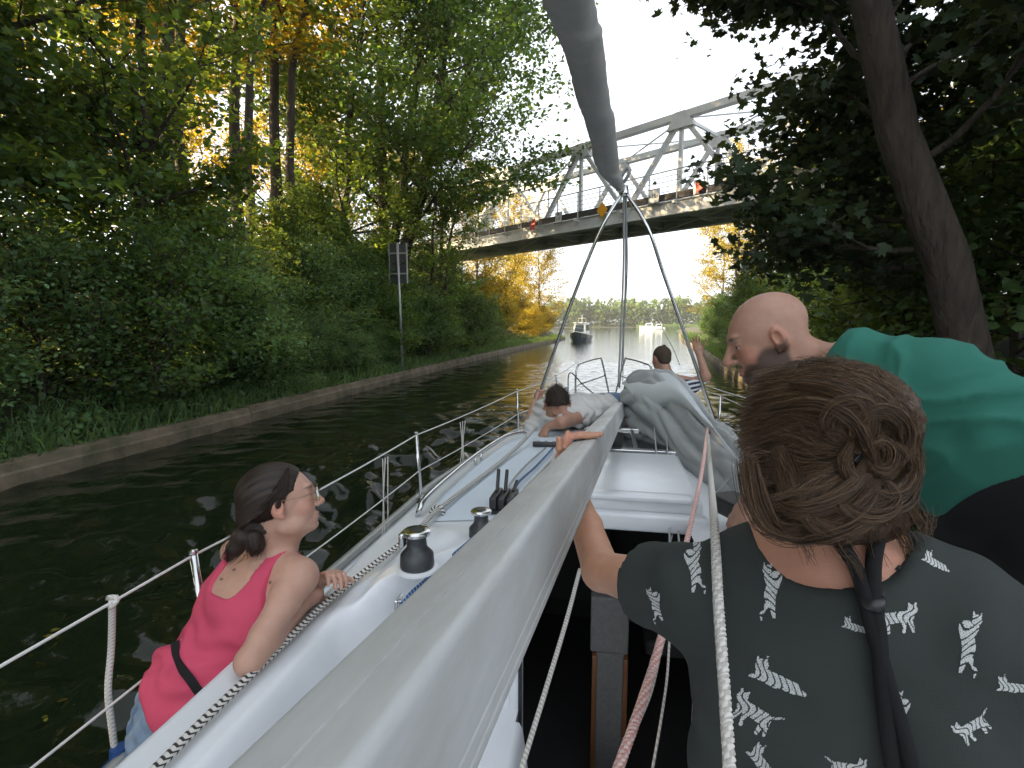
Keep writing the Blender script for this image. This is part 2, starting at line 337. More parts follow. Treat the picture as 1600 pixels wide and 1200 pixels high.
def tree_data(seed, H, r0, lean=(0, 0), base=.28, R=4.5, nlimb=16, nsub=6, per=46, size=.13, shape='6', forks=1, spread=1.0, flat=.45, side=None, low=0.35, thin=1.0, curve=0):
    rg = np.random.default_rng(seed); tv, tf, tn = [], [], 0; LC, CL = [], []
    def addtube(P, r, n):
        nonlocal tn
        V, Fq, _ = tube_np(P, r, n); tv.append(V); tf.append(Fq+tn); tn += len(V)
    stems = []
    for f in range(forks):
        az = rg.uniform(0, 6.28); off = np.array([math.cos(az), math.sin(az), 0])*(r0*.8 if forks > 1 else 0)
        n = 12; tt = np.linspace(0, 1, n)[:, None]; w = np.cumsum(rg.normal(0, .012*H, (n, 3)), 0); w[:, 2] = 0; w -= w[0]
        P = off+tt*np.array([lean[0]*H, lean[1]*H, H*(1-.06*f)])+w*.6+off*tt*(H*.12 if forks > 1 else 0)/max(r0*.8, .01)*(.8 if forks > 1 else 0)
        if curve: P[:, :2] -= (.55*tt**2)*np.array([lean[0]*H, lean[1]*H])
        rr = r0*(1-.86*tt[:, 0])*(1 if f == 0 else .8); rr[0] *= 1.35
        addtube(P, rr, 12); stems.append((P, rr))
    k = 0
    for P, rr in stems:
        nl = nlimb//forks
        for i in range(nl):
            t = base+(1-base)*((i+rg.uniform(.1, .9))/nl); x = t*(len(P)-1); j = min(int(x), len(P)-2); fr = x-j
            a = P[j]*(1-fr)+P[j+1]*fr; tt = (t-base)/(1-base)
            az = k*2.399+rg.uniform(-.5, .5); k += 1
            if side is not None and rg.uniform() < side[1]: az = side[0]+rg.normal(0, .8)
            el = math.radians(8+58*tt+rg.normal(0, 8)); prof = (low+(1-low)*math.sin(math.pi*min(1, .18+.72*tt)))*spread
            Ln = R*prof*rg.uniform(.8, 1.2); d = (math.cos(az)*math.cos(el), math.sin(az)*math.cos(el), math.sin(el))
            B = branch_pts(a, d, Ln, rg, 7); rb = max(.02, rr[j]*.42*thin); addtube(B, np.linspace(rb, .012, 7), 6)
            for s in range(nsub):
                q = 1.5+4.5*(s+rg.uniform(0, 1))/nsub; jj = min(int(q), 5); c = B[jj]*(1-q+jj)+B[jj+1]*(q-jj)
                bd = nrm(B[jj+1]-B[jj]); sd_ = nrm(np.cross(bd, (0, 0, 1)))*(1 if s % 2 else -1)
                dd = bd*.7+sd_*rg.uniform(.5, 1.1)+np.array([0, 0, rg.normal(.05, .25)])
                l2 = Ln*rg.uniform(.26, .48); Q = branch_pts(c, dd, l2, rg, 4, .35, .05); addtube(Q, np.linspace(.018, .005, 4), 4)
                m = int(per*rg.uniform(.7, 1.4)); u = rg.uniform(.15, 1.08, m)*3; ju = np.minimum(u.astype(int), 2)
                cc = Q[ju]+(Q[ju+1]-Q[ju])*(u-ju)[:, None]; sg = .10*l2+.16
                cc = cc+rg.normal(0, 1, (m, 3))*np.array([sg, sg, sg*flat]); LC.append(cc); CL.append(np.full(m, rg.uniform(0, 1)))
    C = np.concatenate(LC); cl = np.concatenate(CL)
    LV, LF, LCo = leaves(C, size, rg, shape, clump=cl)
    return (np.concatenate(tv), np.concatenate(tf)), (LV, LF, LCo)
PROTO = {}
def proto(key, leafm, barkm='bark', **kw):
    (tv, tf), (lv, lf, lc) = tree_data(**kw)
    PROTO[key] = (mesh_np(key+'_trunk', tv, tf), mesh_np(key+'_crown', lv, lf, col=lc, smooth=False), M[leafm], M[barkm])
def plant(key, loc, rz, sc, name, label, cat='tree', group=None, leafm=None, trunk='trunk', crown='crown', tilt=(0, 0)):
    tm, cm, lm, bk = PROTO[key]; r = empty(name, loc, label, cat, group)
    r.rotation_euler = (tilt[0], tilt[1], rz); r.scale = (sc, sc, sc) if np.isscalar(sc) else sc
    for nm, me, mt in ((trunk, tm, bk), (crown, cm, M[leafm] if leafm else lm)):
        o = bpy.data.objects.new(nm, me); COL.objects.link(o); o.parent = r
        if len(me.materials) == 0: me.materials.append(mt)
        o.material_slots[0].link = 'OBJECT'; o.material_slots[0].material = mt
    return r
proto('tall_a', 'leaf', seed=11, H=19, r0=.24, lean=(.05, 0), base=.12, R=5.0, nlimb=28, nsub=8, per=88, size=.185)
proto('tall_b', 'leaf', seed=12, H=21, r0=.26, lean=(.02, .03), base=.46, R=5.4, nlimb=28, nsub=8, per=84, size=.185, forks=2)
proto('tall_c', 'leaf', seed=13, H=16, r0=.17, lean=(.08, 0), base=.08, R=4.4, nlimb=26, nsub=8, per=85, size=.175)
proto('sunlit_a', 'leaf_sun_gold', seed=21, H=17, r0=.2, base=.20, R=5.0, nlimb=26, nsub=8, per=58, size=.22, shape='4')
proto('sunlit_b', 'leaf_sun_gold', seed=22, H=14, r0=.17, base=.05, R=5.0, nlimb=28, nsub=8, per=80, size=.22, shape='4', low=.75)
proto('big_left', 'leaf', seed=31, H=23, r0=.40, lean=(.13, -.02), base=.20, R=8.2, nlimb=60, nsub=10, per=125, size=.22, forks=3, low=.9, side=(-.15, .35), thin=.7)
proto('big_right', 'leaf_shaded', seed=32, H=15, r0=.27, lean=(-.50, -.02), base=.17, R=3.1, nlimb=54, side=(1.62, .77), nsub=10, per=120, size=.135, shape='m', flat=.35, low=.9, thin=.45, curve=1)
proto('shrub_a', 'leaf_shrub', seed=41, H=3.2, r0=.05, base=.05, R=1.9, nlimb=26, nsub=6, per=60, size=.14, low=.85, flat=.6)
proto('shrub_b', 'leaf_shrub', seed=42, H=2.2, r0=.04, base=.03, R=1.7, nlimb=24, nsub=6, per=80, size=.10, low=.95, flat=.6)
proto('shrub_c', 'leaf_shrub', seed=43, H=4.6, r0=.06, base=.04, R=2.2, nlimb=30, nsub=6, per=60, size=.15, low=.8, flat=.5)
def on_left(x, y): return (x, y, float(height_left(np.array(x), np.array(y)))-.08)
def on_right(x, y): return (x, y, float(height_right(np.array(x), np.array(y)))-.08)
# left front row of trees, from the near end towards the bridge
fr = [(-11.2, 3.5, 'tall_c', 1.0, 'shaded maple at the near end of the left bank, left picture edge'),
      (-12.4, 7.5, 'tall_a', .95, 'tall dark tree behind the shrubs, second along the left bank'),
      (-11.0, 10.3, 'tall_c', .9, 'slender leafy tree leaning over the left wall, third along the bank'),
      (-12.6, 13.0, 'tall_b', .95, 'twin stemmed dark tree, fourth along the left bank'),
      (-12.2, 15.4, 'tall_b', .9, 'dark trunked tree left of the pair of bare trunks'),
      (-12.4, 18.0, 'tall_b', 1.0, 'tree with two long bare dark trunks left of the grey sign'),
      (-13.0, 23.2, 'tall_c', 1.15, 'thin leaning tree just left of the thick trunked tree')]
rr = random.Random(8)
# unseen trees carry the wood on behind the camera, added to shade the boat
for i, (x, y) in enumerate([(-12.5, -1.8), (-19, -1), (-13.5, 1.8), (-15.5, 2.2), (-20, 2.5), (-15, -4.5), (-11.5, 0), (-12.5, -4), (-11.5, -8), (-13, -12), (-12, -16.5), (-14, -21), (-16.5, -2), (-17, -7), (-17.5, -13), (-18, -19), (-22, -5), (-23, -11), (-24, -17), (-28, -8), (-30, -16)]):
    plant(rr.choice(['tall_a', 'tall_a', 'tall_b']), (x, y, 2.4), rr.uniform(0, 6.28), rr.uniform(.95, 1.15), 'tree', 'unseen shade tree added to the wood left of and behind the boat', group='unseen shade trees of the near wood')
for x, y, k, s, lb in fr:
    plant(k, on_left(x, y), rr.uniform(-.9, .9), s, 'tree', lb, group='trees along the left bank', leafm='leaf_sun_gold' if k == 'tall_b' else None)  # these high crowns take the leaf colour with sunlight painted in
plant('big_left', on_left(-11.9, 26.5), .1, 1.0, 'large_tree', 'large tree with three thick dark trunks behind the grey sign', 'tree', leafm='leaf_b')
plant('tall_b', on_left(-9.4, 28.0), .4, .64, 'tree', 'slim tree hanging leaves in front of the left end of the bridge', group='trees along the left bank')
plant('tall_c', on_left(-9.0, 24.6), 1.2, .68, 'tree', 'bushy young tree on the left bank just right of the grey sign', group='trees along the left bank')
# trees deeper in the wood, caught by the low sun
bk = [(-19, 2, 'tall_a', 'leaf'), (-17.5, 8, 'sunlit_a', None), (-19.5, 13.5, 'sunlit_b', None), (-17.0, 17.5, 'sunlit_a', None), (-21, 21, 'sunlit_a', None),
      (-17.6, 25.5, 'sunlit_a', None), (-22, 29, 'sunlit_b', None), (-18.5, 32, 'sunlit_a', None), (-22, 37, 'sunlit_a', None),
      (-17.0, 42, 'sunlit_b', None)]
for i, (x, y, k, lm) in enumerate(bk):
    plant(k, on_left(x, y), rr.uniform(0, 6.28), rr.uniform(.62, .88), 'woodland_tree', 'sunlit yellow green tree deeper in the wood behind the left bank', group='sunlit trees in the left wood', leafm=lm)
# beyond the bridge
for x, y, k, s, lb in [(-11.0, 44, 'sunlit_b', .78, 'round sunlit golden tree on the left bank just past the bridge'),
                       (-10.2, 55, 'sunlit_a', .8, 'sunlit golden tree with a pale trunk on the left bank past the bridge'),
                       (-9.0, 66, 'sunlit_b', .85, 'sunlit golden tree at the far end of the left bank'),
                       (-14.5, 60, 'sunlit_a', .9, 'tall sunlit golden tree behind the far end of the left bank'),
                       (-13.0, 76, 'sunlit_b', .9, 'last sunlit golden tree at the mouth of the canal, left side')]:
    plant(k, on_left(x, y), rr.uniform(0, 6.28), s, 'sunlit_tree', lb, 'tree', group='sunlit golden trees past the bridge')
for x, y, k, s, lb in [(11.5, 50, 'sunlit_a', .82, 'brownish sunlit golden tree right of the open water'),
                       (15.5, 44, 'sunlit_a', .8, 'sunlit golden tree with slender pale stems behind the right bushes'),
                       (16.5, 58, 'sunlit_b', .95, 'broad sunlit golden tree behind the right bank'),
                       (14.0, 70, 'sunlit_b', .9, 'sunlit golden tree farthest along the right bank'),
                       (21.0, 38, 'sunlit_b', .8, 'sunlit golden tree glowing above the bald man'),
                       (26.0, 50, 'sunlit_a', .9, 'sunlit golden tree farthest back on the right side')]:
    plant(k, on_right(x, y), rr.uniform(0, 6.28), s, 'sunlit_tree', lb, 'tree', group='sunlit golden trees past the bridge')
# right bank: big dark tree close by and its neighbours
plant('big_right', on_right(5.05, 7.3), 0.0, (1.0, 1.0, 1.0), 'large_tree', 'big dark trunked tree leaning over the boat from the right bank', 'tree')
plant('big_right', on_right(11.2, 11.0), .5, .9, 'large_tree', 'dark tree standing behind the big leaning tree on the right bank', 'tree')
plant('tall_a', on_right(9.5, 5.0), 2.9, .8, 'tree', 'dark leafy tree at the right picture edge', leafm='leaf_shaded')
plant('tall_c', on_right(17.5, 16.0), 2.9, .7, 'tree', 'slender dark tree under the right end of the bridge', leafm='leaf_shaded')
# shrubs
k = 0
for y in np.arange(2.2, 41, 1.75):
    x = float(bank_l(y))-rr.uniform(1.0, 1.6)-(1.0 if 11 < y < 21 else 0)
    plant(rr.choice(['shrub_a', 'shrub_b', 'shrub_b']), on_left(x, y+rr.uniform(-.4, .4)), rr.uniform(0, 6.28), rr.uniform(.7, 1.05), 'shrub', 'leafy green shrub in the thicket behind the left canal wall', 'shrub', 'shrubs behind the left wall', trunk='stems', crown='foliage', leafm=rr.choice(['leaf_shrub', 'leaf_shrub', 'leaf', 'leaf_b']))
for y in np.arange(11.2, 21.5, 1.3):
    plant('shrub_b', on_left(float(bank_l(y))-rr.uniform(.8, 1.3), y), rr.uniform(0, 6.28), rr.uniform(.42, .6), 'low_shrub', 'low leafy plant right behind the left canal wall near the grey sign', 'shrub', 'low plants behind the left wall', trunk='stems', crown='foliage')
for y in np.arange(3.0, 40, 2.5):
    x = float(bank_l(y))-rr.uniform(2.7, 3.9)
    plant(rr.choice(['shrub_a', 'shrub_c', 'shrub_c']), on_left(x, y+rr.uniform(-.6, .6)), rr.uniform(0, 6.28), rr.uniform(.9, 1.25)*(1 if y < 11 else .66), 'tall_shrub', 'tall shrub in the second row up the left bank', 'shrub', 'tall shrubs up the left bank', trunk='stems', crown='foliage', leafm=rr.choice(['leaf_shrub', 'leaf', 'leaf_b']))
for y in (41.5, 45, 49, 53, 57.5, 62, 67, 72):
    plant(rr.choice(['shrub_a', 'shrub_b']), on_left(float(bank_l(y))-rr.uniform(1.6, 2.6), y), rr.uniform(0, 6.28), rr.uniform(.8, 1.2), 'shrub', 'sunlit yellow shrub on the left bank past the bridge', 'shrub', 'sunlit shrubs past the bridge', leafm='leaf_sun_gold', trunk='stems', crown='foliage')
for y, dx, kk in [(9.5, 1.6, 'shrub_c'), (11.5, 1.0, 'shrub_a'), (12.5, 3.0, 'shrub_c'), (14, 1.0, 'shrub_a'), (16, 2.5, 'shrub_c'), (17.5, .9, 'shrub_a'), (20, 1.6, 'shrub_c'), (23, 1.0, 'shrub_a'), (23.5, 3.4, 'shrub_c'),
                  (26.5, 1.4, 'shrub_c'), (30, 1.3, 'shrub_a'), (34, 1.4, 'shrub_c'), (39, 1.3, 'shrub_a'), (45, 1.5, 'shrub_c'), (52, 1.4, 'shrub_a'), (7.5, 3.0, 'shrub_c'), (5.5, 2.4, 'shrub_c'), (9, 4.6, 'shrub_c')]:
    plant(kk, on_right(float(bank_r(y))+dx, y), rr.uniform(0, 6.28), rr.uniform(.85, 1.15)*(1 if y < 11.8 else .62), 'shrub', 'green shrub hanging over the water on the right bank', 'shrub', 'shrubs on the right bank', trunk='stems', crown='foliage', leafm=rr.choice(['leaf_shrub', 'leaf', 'leaf_b']))
# ground cover and grass on the banks
rg = np.random.default_rng(77); n = 26000
y = rg.uniform(-1, 60, n)**1.0; s = np.abs(rg.normal(.25, .9, n))+.12; x = bank_l(y)-s
z = height_left(x, y)+rg.uniform(.02, .30, n)*np.clip(s*2, .25, 1)
V, Fq, c = leaves(np.stack([x, y, z], 1), .12, rg, '6', up=.8)
obj('ground_cover', mesh_np('ground_cover', V, Fq, col=c, smooth=False), M['leaf_shrub'], label='low leafy ground cover spilling over the left canal wall', cat='ground cover', kind='stuff')
def grass(name, fx, fz, y0, y1, n, sgn, seed, label, mt):
    rg = np.random.default_rng(seed); y = rg.uniform(y0, y1, n); s = np.abs(rg.normal(.35, .45, n))+.14; x = fx(y)+sgn*s
    z = fz(x, y)-.02; h = rg.uniform(.15, .55, n); a = rg.uniform(0, 6.28, n); bx = rg.normal(0, .14, n); by = rg.normal(0, .14, n); wd = .012
    B = np.stack([x, y, z], 1); dx = np.stack([np.cos(a)*wd, np.sin(a)*wd, 0*a], 1)
    mid = B+np.stack([bx*.4, by*.4, h*.6], 1); tip = B+np.stack([bx, by, h], 1)
    V = np.stack([B-dx, B+dx, mid+dx*.8, tip, mid-dx*.8], 1).reshape(-1, 3); Fq = np.arange(n*5).reshape(n, 5)
    c = np.zeros((n, 3)); c[:, 0] = rg.uniform(0, 1, n); c[:, 1] = rg.uniform(0, 1, n)
    obj(name, mesh_np(name, V, Fq, col=np.repeat(c, 5, 0), smooth=False), mt, label=label, cat='grass', kind='stuff')
grass('grass', bank_l, height_left, 4, 84, 16000, -1, 4, 'long grass growing along the top of the left canal wall', M['leaf_shrub'])
grass('grass', bank_r, height_right, 6, 90, 9000, 1, 5, 'long grass growing along the right bank', M['leaf_shrub'])
# far wood across the lake
rg = np.random.default_rng(3); LV, LF, LC, TV, TF = [], [], [], [], []; nn = 0; tn = 0
for i in range(380):
    px = rg.uniform(-210, 230); py = rg.uniform(402, 450); hh = rg.uniform(15, 24)*(1 if rg.uniform() > .2 else .7); m = 150
    th = rg.uniform(0, 6.28, m); ph = rg.uniform(-.6, 1, m); q = np.sqrt(1-np.clip(ph, -1, 1)**2); rad = rg.uniform(3.2, 5.6)*rg.uniform(.6, 1.05, m)
    C = np.stack([px+np.cos(th)*q*rad, py+np.sin(th)*q*rad, hh*.56+ph*hh*.42*rg.uniform(.75, 1.05, m)+1], 1)
    C = np.vstack([C, np.stack([px+rg.normal(0, 3.2, 40), py-rg.uniform(0, 4, 40), rg.uniform(.5, hh*.45, 40)], 1)])
    V, Fq, c = leaves(C, 2.6, rg, '4', up=.5, clump=np.full(len(C), rg.uniform(0, 1))); LV.append(V); LF.append(Fq+nn); LC.append(c); nn += len(V)
obj('far_wood', mesh_np('far_wood', np.concatenate(LV), np.concatenate(LF), col=np.concatenate(LC), smooth=False), M['leaf'], label='hazy far wood lining the opposite lake shore', cat='wood', kind='stuff')
n = 5000; x = rg.uniform(18, 70, n); y = 330+rg.uniform(0, 14, n); z = rg.uniform(-.2, 0, n)
a = rg.uniform(0, 3.14, n); h = rg.uniform(1.6, 3.0, n); dx = np.stack([np.cos(a)*.12, np.sin(a)*.12, 0*a], 1); B = np.stack([x, y, z], 1)
V = np.stack([B-dx, B+dx, B+np.stack([rg.normal(0, .3, n), 0*h, h], 1)], 1).reshape(-1, 3)
obj('reeds', mesh_np('reeds', V, np.arange(n*3).reshape(n, 3), col=np.repeat(rg.uniform(0, 1, (n, 3)), 3, 0), smooth=False), M['leaf_shrub'], label='strip of green reeds in front of the far wood', cat='reeds', kind='stuff')

# a few leaves and bits of froth drifting on the water
rg = np.random.default_rng(12)
for k in range(16):
    u, v = [(83, 985), (205, 1010), (110, 1090), (240, 1075), (60, 1120), (330, 700), (590, 640), (560, 715)][k % 8]; p_ = at_z(u+rg.uniform(-14, 14), v+rg.uniform(-10, 10), .012)
    V, Fq, c = leaves(p_[None], .05, rg, '6', up=6.0); obj('floating_leaf', mesh_np('floating_leaf', V, Fq, col=c, smooth=False), M['leaf_sun_gold'], label='small yellow leaf drifting on the dark water left of the boat', cat='leaf', group='leaves drifting on the water')
# ================================================================== THE BRIDGE
ZB = 7.7
B0 = at_z(846, 362, ZB); B2 = at_z(1160, 306, ZB)
bd = (B2-B0)/2; bd[2] = 0; PL = np.linalg.norm(bd); bx = bd/PL; bn_ = np.array([-bx[1], bx[0], 0]); bn_ = bn_ if bn_[1] > 0 else -bn_
TH, BW = PL*.69, 3.7
bridge = empty('truss_bridge', (B0[0], B0[1], 0), 'grey steel truss bridge crossing the canal high above the boat', 'bridge')
def nodeb(i, side, z=0): return B0+bx*PL*i+bn_*BW*side+np.array([0, 0, z])
I0, I1 = -3, 5
for side in (0, 1):
    MB().bar(nodeb(I0-.6, side), nodeb(I1+.6, side), .30, .55).bar(nodeb(I0-.6, side, -.30), nodeb(I1+.6, side, -.30), .44, .05).bar(nodeb(I0-.6, side, .30), nodeb(I1+.6, side, .30), .44, .05).build('bottom_chord', M['steel_paint'], bridge)
    MB().bar(nodeb(I0+.5, side, TH), nodeb(I1-.5, side, TH), .36, .30).build('top_chord', M['steel_paint'], bridge)
    for i in range(I0, I1):
        m_ = nodeb(i+.5, side, TH)
        for e, s in ((i, 1), (i+1, -1)):
            MB().bar(nodeb(e, side, .2), m_, .20, .17, up=bn_).bar(nodeb(e, side, .2)+bn_*.16, m_+bn_*.16, .05, .15, up=bn_).build('diagonal', M['steel_paint'], bridge)
        MB().bar(nodeb(i+.5, side, .2), m_, .16, .16, up=bn_).build('vertical', M['steel_paint'], bridge)
        V = np.array([(-.75, -.62), (.75, -.62), (.3, .18), (-.3, .18)])
        for (c, sg) in ((m_, 1), (nodeb(i, side, .15), -1)):
            A = [c+bx*a*.9+np.array([0, 0, b*sg*.9])-bn_*.2 for a, b in V]; Bq = [q+bn_*.4 for q in A]
            MB().add(A+Bq, [(0, 1, 2, 3), (4, 7, 6, 5), (0, 4, 5, 1), (1, 5, 6, 2), (2, 6, 7, 3), (3, 7, 4, 0)]).build('gusset_plate', M['steel_paint'], bridge)
    # railing
    off = -.24 if side == 0 else .24
    for h in (.75, .98, 1.21, 1.44, 1.68):
        MB().tube([nodeb(I0-.6, side, h)+bn_*off, nodeb(I1+.6, side, h)+bn_*off], .032 if h > 1.6 else .018, 6).build('handrail', M['steel_paint'], bridge)
    for i in np.arange(I0, I1+.1, .25):
        MB().bar(nodeb(i, side, .3)+bn_*off, nodeb(i, side, 1.68)+bn_*off, .05, .05, up=bn_).build('railing_post', M['steel_paint'], bridge)
for i in np.arange(I0, I1+.01, .5):
    MB().bar(nodeb(i, 0, -.02), nodeb(i, 1, -.02), .22, .40, bev=.01).build('cross_beam', M['steel_paint'], bridge)
    MB().bar(nodeb(i, 0, .17)-bn_*.14, nodeb(i, 0, .17)-bn_*.55, .12, .1).build('bracket', M['steel_paint'], bridge)
for i in range(I0, I1):
    for a, b in ((0, 1), (1, 0)):
        MB().bar(nodeb(i, a, -.26), nodeb(i+1, b, -.26-.03*a), .10, .06).build('wind_brace', M['steel_paint'], bridge)
        if i < I1-1: MB().bar(nodeb(i+.5, a, TH-.1), nodeb(i+1.5, b, TH-.1-.06*a), .07, .05).build('top_brace', M['steel_paint'], bridge)
for i in np.arange(I0+.5, I1, 1):
    MB().bar(nodeb(i, 0, TH), nodeb(i, 1, TH), .12, .14).build('top_strut', M['steel_paint'], bridge)
MB().bar(nodeb(I0-.8, .5, .34), nodeb(I1+.8, .5, .34), BW-.35, .14).build('deck_slab', M['steel_paint'], bridge)
MB().bar(nodeb(I0-.6, -.04, .52), nodeb(I1+.6, -.04, .52), .16, .30).build('edge_beam', M['steel_dark'], bridge)
# abutments with the approach banks
for i, lb in ((I0-1.0, 'pale concrete bridge abutment behind the left bank trees'), (I1+1.0, 'concrete bridge abutment among the right bank trees')):
    c = nodeb(i, .5); R = np.stack([bx, bn_, [0, 0, 1]], 1)
    a = empty('bridge_abutment', (c[0], c[1], 0), lb, 'abutment')
    MB().box((c[0], c[1], 3.7), (PL*.28, BW*.75, 3.6), R, .04).build('pier', M['concrete'], a)
    MB().box((c[0], c[1], 7.05), (PL*.34, BW*.82, .22), R, .03).build('cap', M['concrete'], a)
# signs fixed to the railing
def emis_free(name, c, r=.45): return mat(name, c, r)
M['white'] = emis_free('sign_white', (.75, .75, .73)); M['black'] = emis_free('sign_black', (.02, .02, .02)); M['orange'] = emis_free('sign_orange', (.85, .38, .02)); M['red'] = emis_free('sign_red', (.6, .05, .03))
def text_mesh(body, size, depth=.004):
    cu = bpy.data.curves.new('t', 'FONT'); cu.body = body; cu.size = size; cu.extrude = depth; cu.align_x = 'CENTER'; cu.align_y = 'CENTER'
    o = bpy.data.objects.new('t', cu); COL.objects.link(o); bpy.context.view_layer.update()
    me = bpy.data.meshes.new_from_object(o.evaluated_get(bpy.context.evaluated_depsgraph_get())); bpy.data.objects.remove(o); return me
SR = np.stack([bx, [0, 0, 1], -bn_], 1)     # sign frame: right, up, toward the boat
if np.dot(SR[:, 0], CR) < 0: SR[:, 0] *= -1
def on_rail(u, v):
    """where the view through a pixel meets the plane of the near railing"""
    o = nodeb(0, 0)-bn_*.40; r = ray(u, v); return EYE+r*(np.dot(o-EYE, bn_)/np.dot(r, bn_))
def plate(root, name, c, pts, mt, z0=0.0, th=.02):
    A = [c+SR @ np.array([a*.74, b*.74, z0]) for a, b in pts]; Bq = [c+SR @ np.array([a*.74, b*.74, z0+th]) for a, b in pts]; n = len(pts)
    return MB().add(A+Bq, [tuple(range(n))[::-1], tuple(range(n, 2*n))]+[(i, (i+1) % n, n+(i+1) % n, n+i) for i in range(n)]).build(name, mt, root)
def rect(a, b, x=0, y=0): return [(x-a, y-b), (x+a, y-b), (x+a, y+b), (x-a, y+b)]
def txt(root, c, body, size, x=0, y=0):
    me = text_mesh(body, size); V = np.zeros(len(me.vertices)*3); me.vertices.foreach_get('co', V); V = V.reshape(-1, 3)
    V = (V*.74+np.array([x*.74, y*.74, .045])) @ SR.T + c; me.vertices.foreach_set('co', V.ravel()); me.update(); obj('lettering', me, M['black'], root)
k = on_rail(1022, 307); s = empty('clearance_sign', k, 'white square sign with 15 between two black triangles on the bridge railing', 'sign')
plate(s, 'panel', k, rect(.40, .44), M['black']); plate(s, 'face', k, rect(.36, .40), M['white'], .018)
txt(s, k, '15', .36); plate(s, 'arrow', k, [(-.33, -.10), (-.20, 0), (-.33, .10)], M['black'], .034, .008); plate(s, 'arrow', k, [(.33, -.10), (.33, .10), (.20, 0)], M['black'], .034, .008)
k = on_rail(941, 328); s = empty('passage_sign', k, 'orange diamond sign on the bridge railing', 'sign')
plate(s, 'panel', k, [(0, -.56), (.46, 0), (0, .56), (-.46, 0)], M['orange'])
k = on_rail(873, 340); s = empty('height_sign', k, 'small white sign with a black down triangle on the bridge railing', 'sign')
plate(s, 'panel', k, rect(.34, .42), M['black']); plate(s, 'face', k, rect(.30, .38), M['white'], .018)
plate(s, 'arrow', k, [(-.13, .30), (0, .12), (.13, .30)], M['black'], .034, .008); txt(s, k, '4,70', .24, 0, -.12)
k = on_rail(832, 350); s = empty('red_sign', k, 'red sign at the left end of the visible bridge railing', 'sign'); plate(s, 'panel', k, [(-.3, -.45), (.3, -.45), (.3, .45), (-.1, .25)], M['red'])
k = on_rail(1092, 292); s = empty('triangle_sign', k, 'red triangular sign behind leaves on the right part of the railing', 'sign'); plate(s, 'panel', k, [(-.3, -.45), (.4, 0), (-.3, .45)], M['red']); plate(s, 'face', k, [(-.3, -.45), (-.18, -.37), (-.18, .37), (-.3, .45)], M['white'], .022)

# the sign on the left bank, seen from behind
M['sign_back'] = mat('sign_back', (.06, .065, .065), .5, .3, nscale=3, namt=.5); M['galv'] = mat('galvanised', (.38, .39, .38), .45, .6, nscale=5, namt=.3)
p0 = np.array([-8.38, 20.1, .34]); d = p0[1]; tp = at_y(612, 380, d)
s = empty('canal_sign', p0, 'tall grey canal sign on a pole, seen from behind, left bank', 'sign')
MB().tube([p0-np.array([0, 0, .3]), (p0[0]-.1, p0[1], tp[2])], .05, 10).build('pole', M['galv'], s, smooth=True)
cx = p0[0]-.12; zt = tp[2]; zb = at_y(612, 443, d)[2]; zm = (zt+zb)/2; hw = 15/F*d
for a, b in ((zb, zm-.015), (zm+.015, zt)):
    MB().box((cx, d+.09, (a+b)/2), (hw, .02, (b-a)/2), None, .008).build('panel', M['sign_back'], s)
    MB().box((cx, d+.055, (a+b)/2), (hw*.96, .018, .03)).build('bracket', M['galv'], s)
MB().box((cx-hw, d+.08, zm), (.02, .035, (zt-zb)/2)).build('frame', M['galv'], s); MB().box((cx+hw, d+.08, zm), (.02, .035, (zt-zb)/2)).build('frame', M['galv'], s)
# ================================================================== THE SAILING BOAT
XC = 0.09
M['gel'] = mat('white_gelcoat', (.70, .73, .76), .22, nscale=3.5, namt=.30, dark=(.56, .565, .56), rough_n=.18, coat=.25)
M['gel_matt'] = mat('pale_blue_deck_paint', (.58, .66, .73), .42, nscale=5, namt=.14, dark=(.50, .54, .58), bump=.06, bscale=500)
M['steel'] = mat('stainless_steel', (.62, .63, .63), .16, 1.0, nscale=14, namt=.3, dark=(.42, .42, .42))
M['alu'] = mat('mast_aluminium', (.58, .60, .61), .42, .25, nscale=6, namt=1.0, dark=(.36, .35, .325), rough_n=.25, stretch=(1, .22, 1))
M['canvas'] = mat('grey_canvas', (.36, .38, .385), .85, nscale=4, namt=.5, dark=(.26, .275, .28), bump=.25, bscale=420, sheen=.05)
M['canvas_pale'] = mat('pale_canvas', (.50, .54, .56), .85, nscale=4, namt=.35, dark=(.40, .42, .43), bump=.2, bscale=420, sheen=.15)
M['canvas_grey'] = mat('furled_sail_cover', (.40, .405, .39), .8, nscale=7, namt=.5, dark=(.30, .30, .285), bump=.25, bscale=260)
M['plastic'] = mat('black_plastic', (.018, .018, .02), .38, nscale=30, namt=.4, dark=(.035, .035, .035))
M['drum'] = mat('grey_winch_drum', (.055, .06, .065), .42, .35)
M['smoked'] = mat('smoked_acrylic', (.012, .014, .016), .06, coat=.4)
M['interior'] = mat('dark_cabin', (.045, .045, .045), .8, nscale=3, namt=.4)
M['carpet'] = mat('grey_carpet', (.17, .17, .165), .95, nscale=60, namt=.5, bump=.5, bscale=300)
M['wood'] = mat('varnished_wood', (.20, .09, .035), .4, nscale=12, namt=.6, dark=(.10, .04, .015), stretch=(6, 6, .6))
M['rubber'] = mat('black_rubber', (.02, .02, .022), .7)
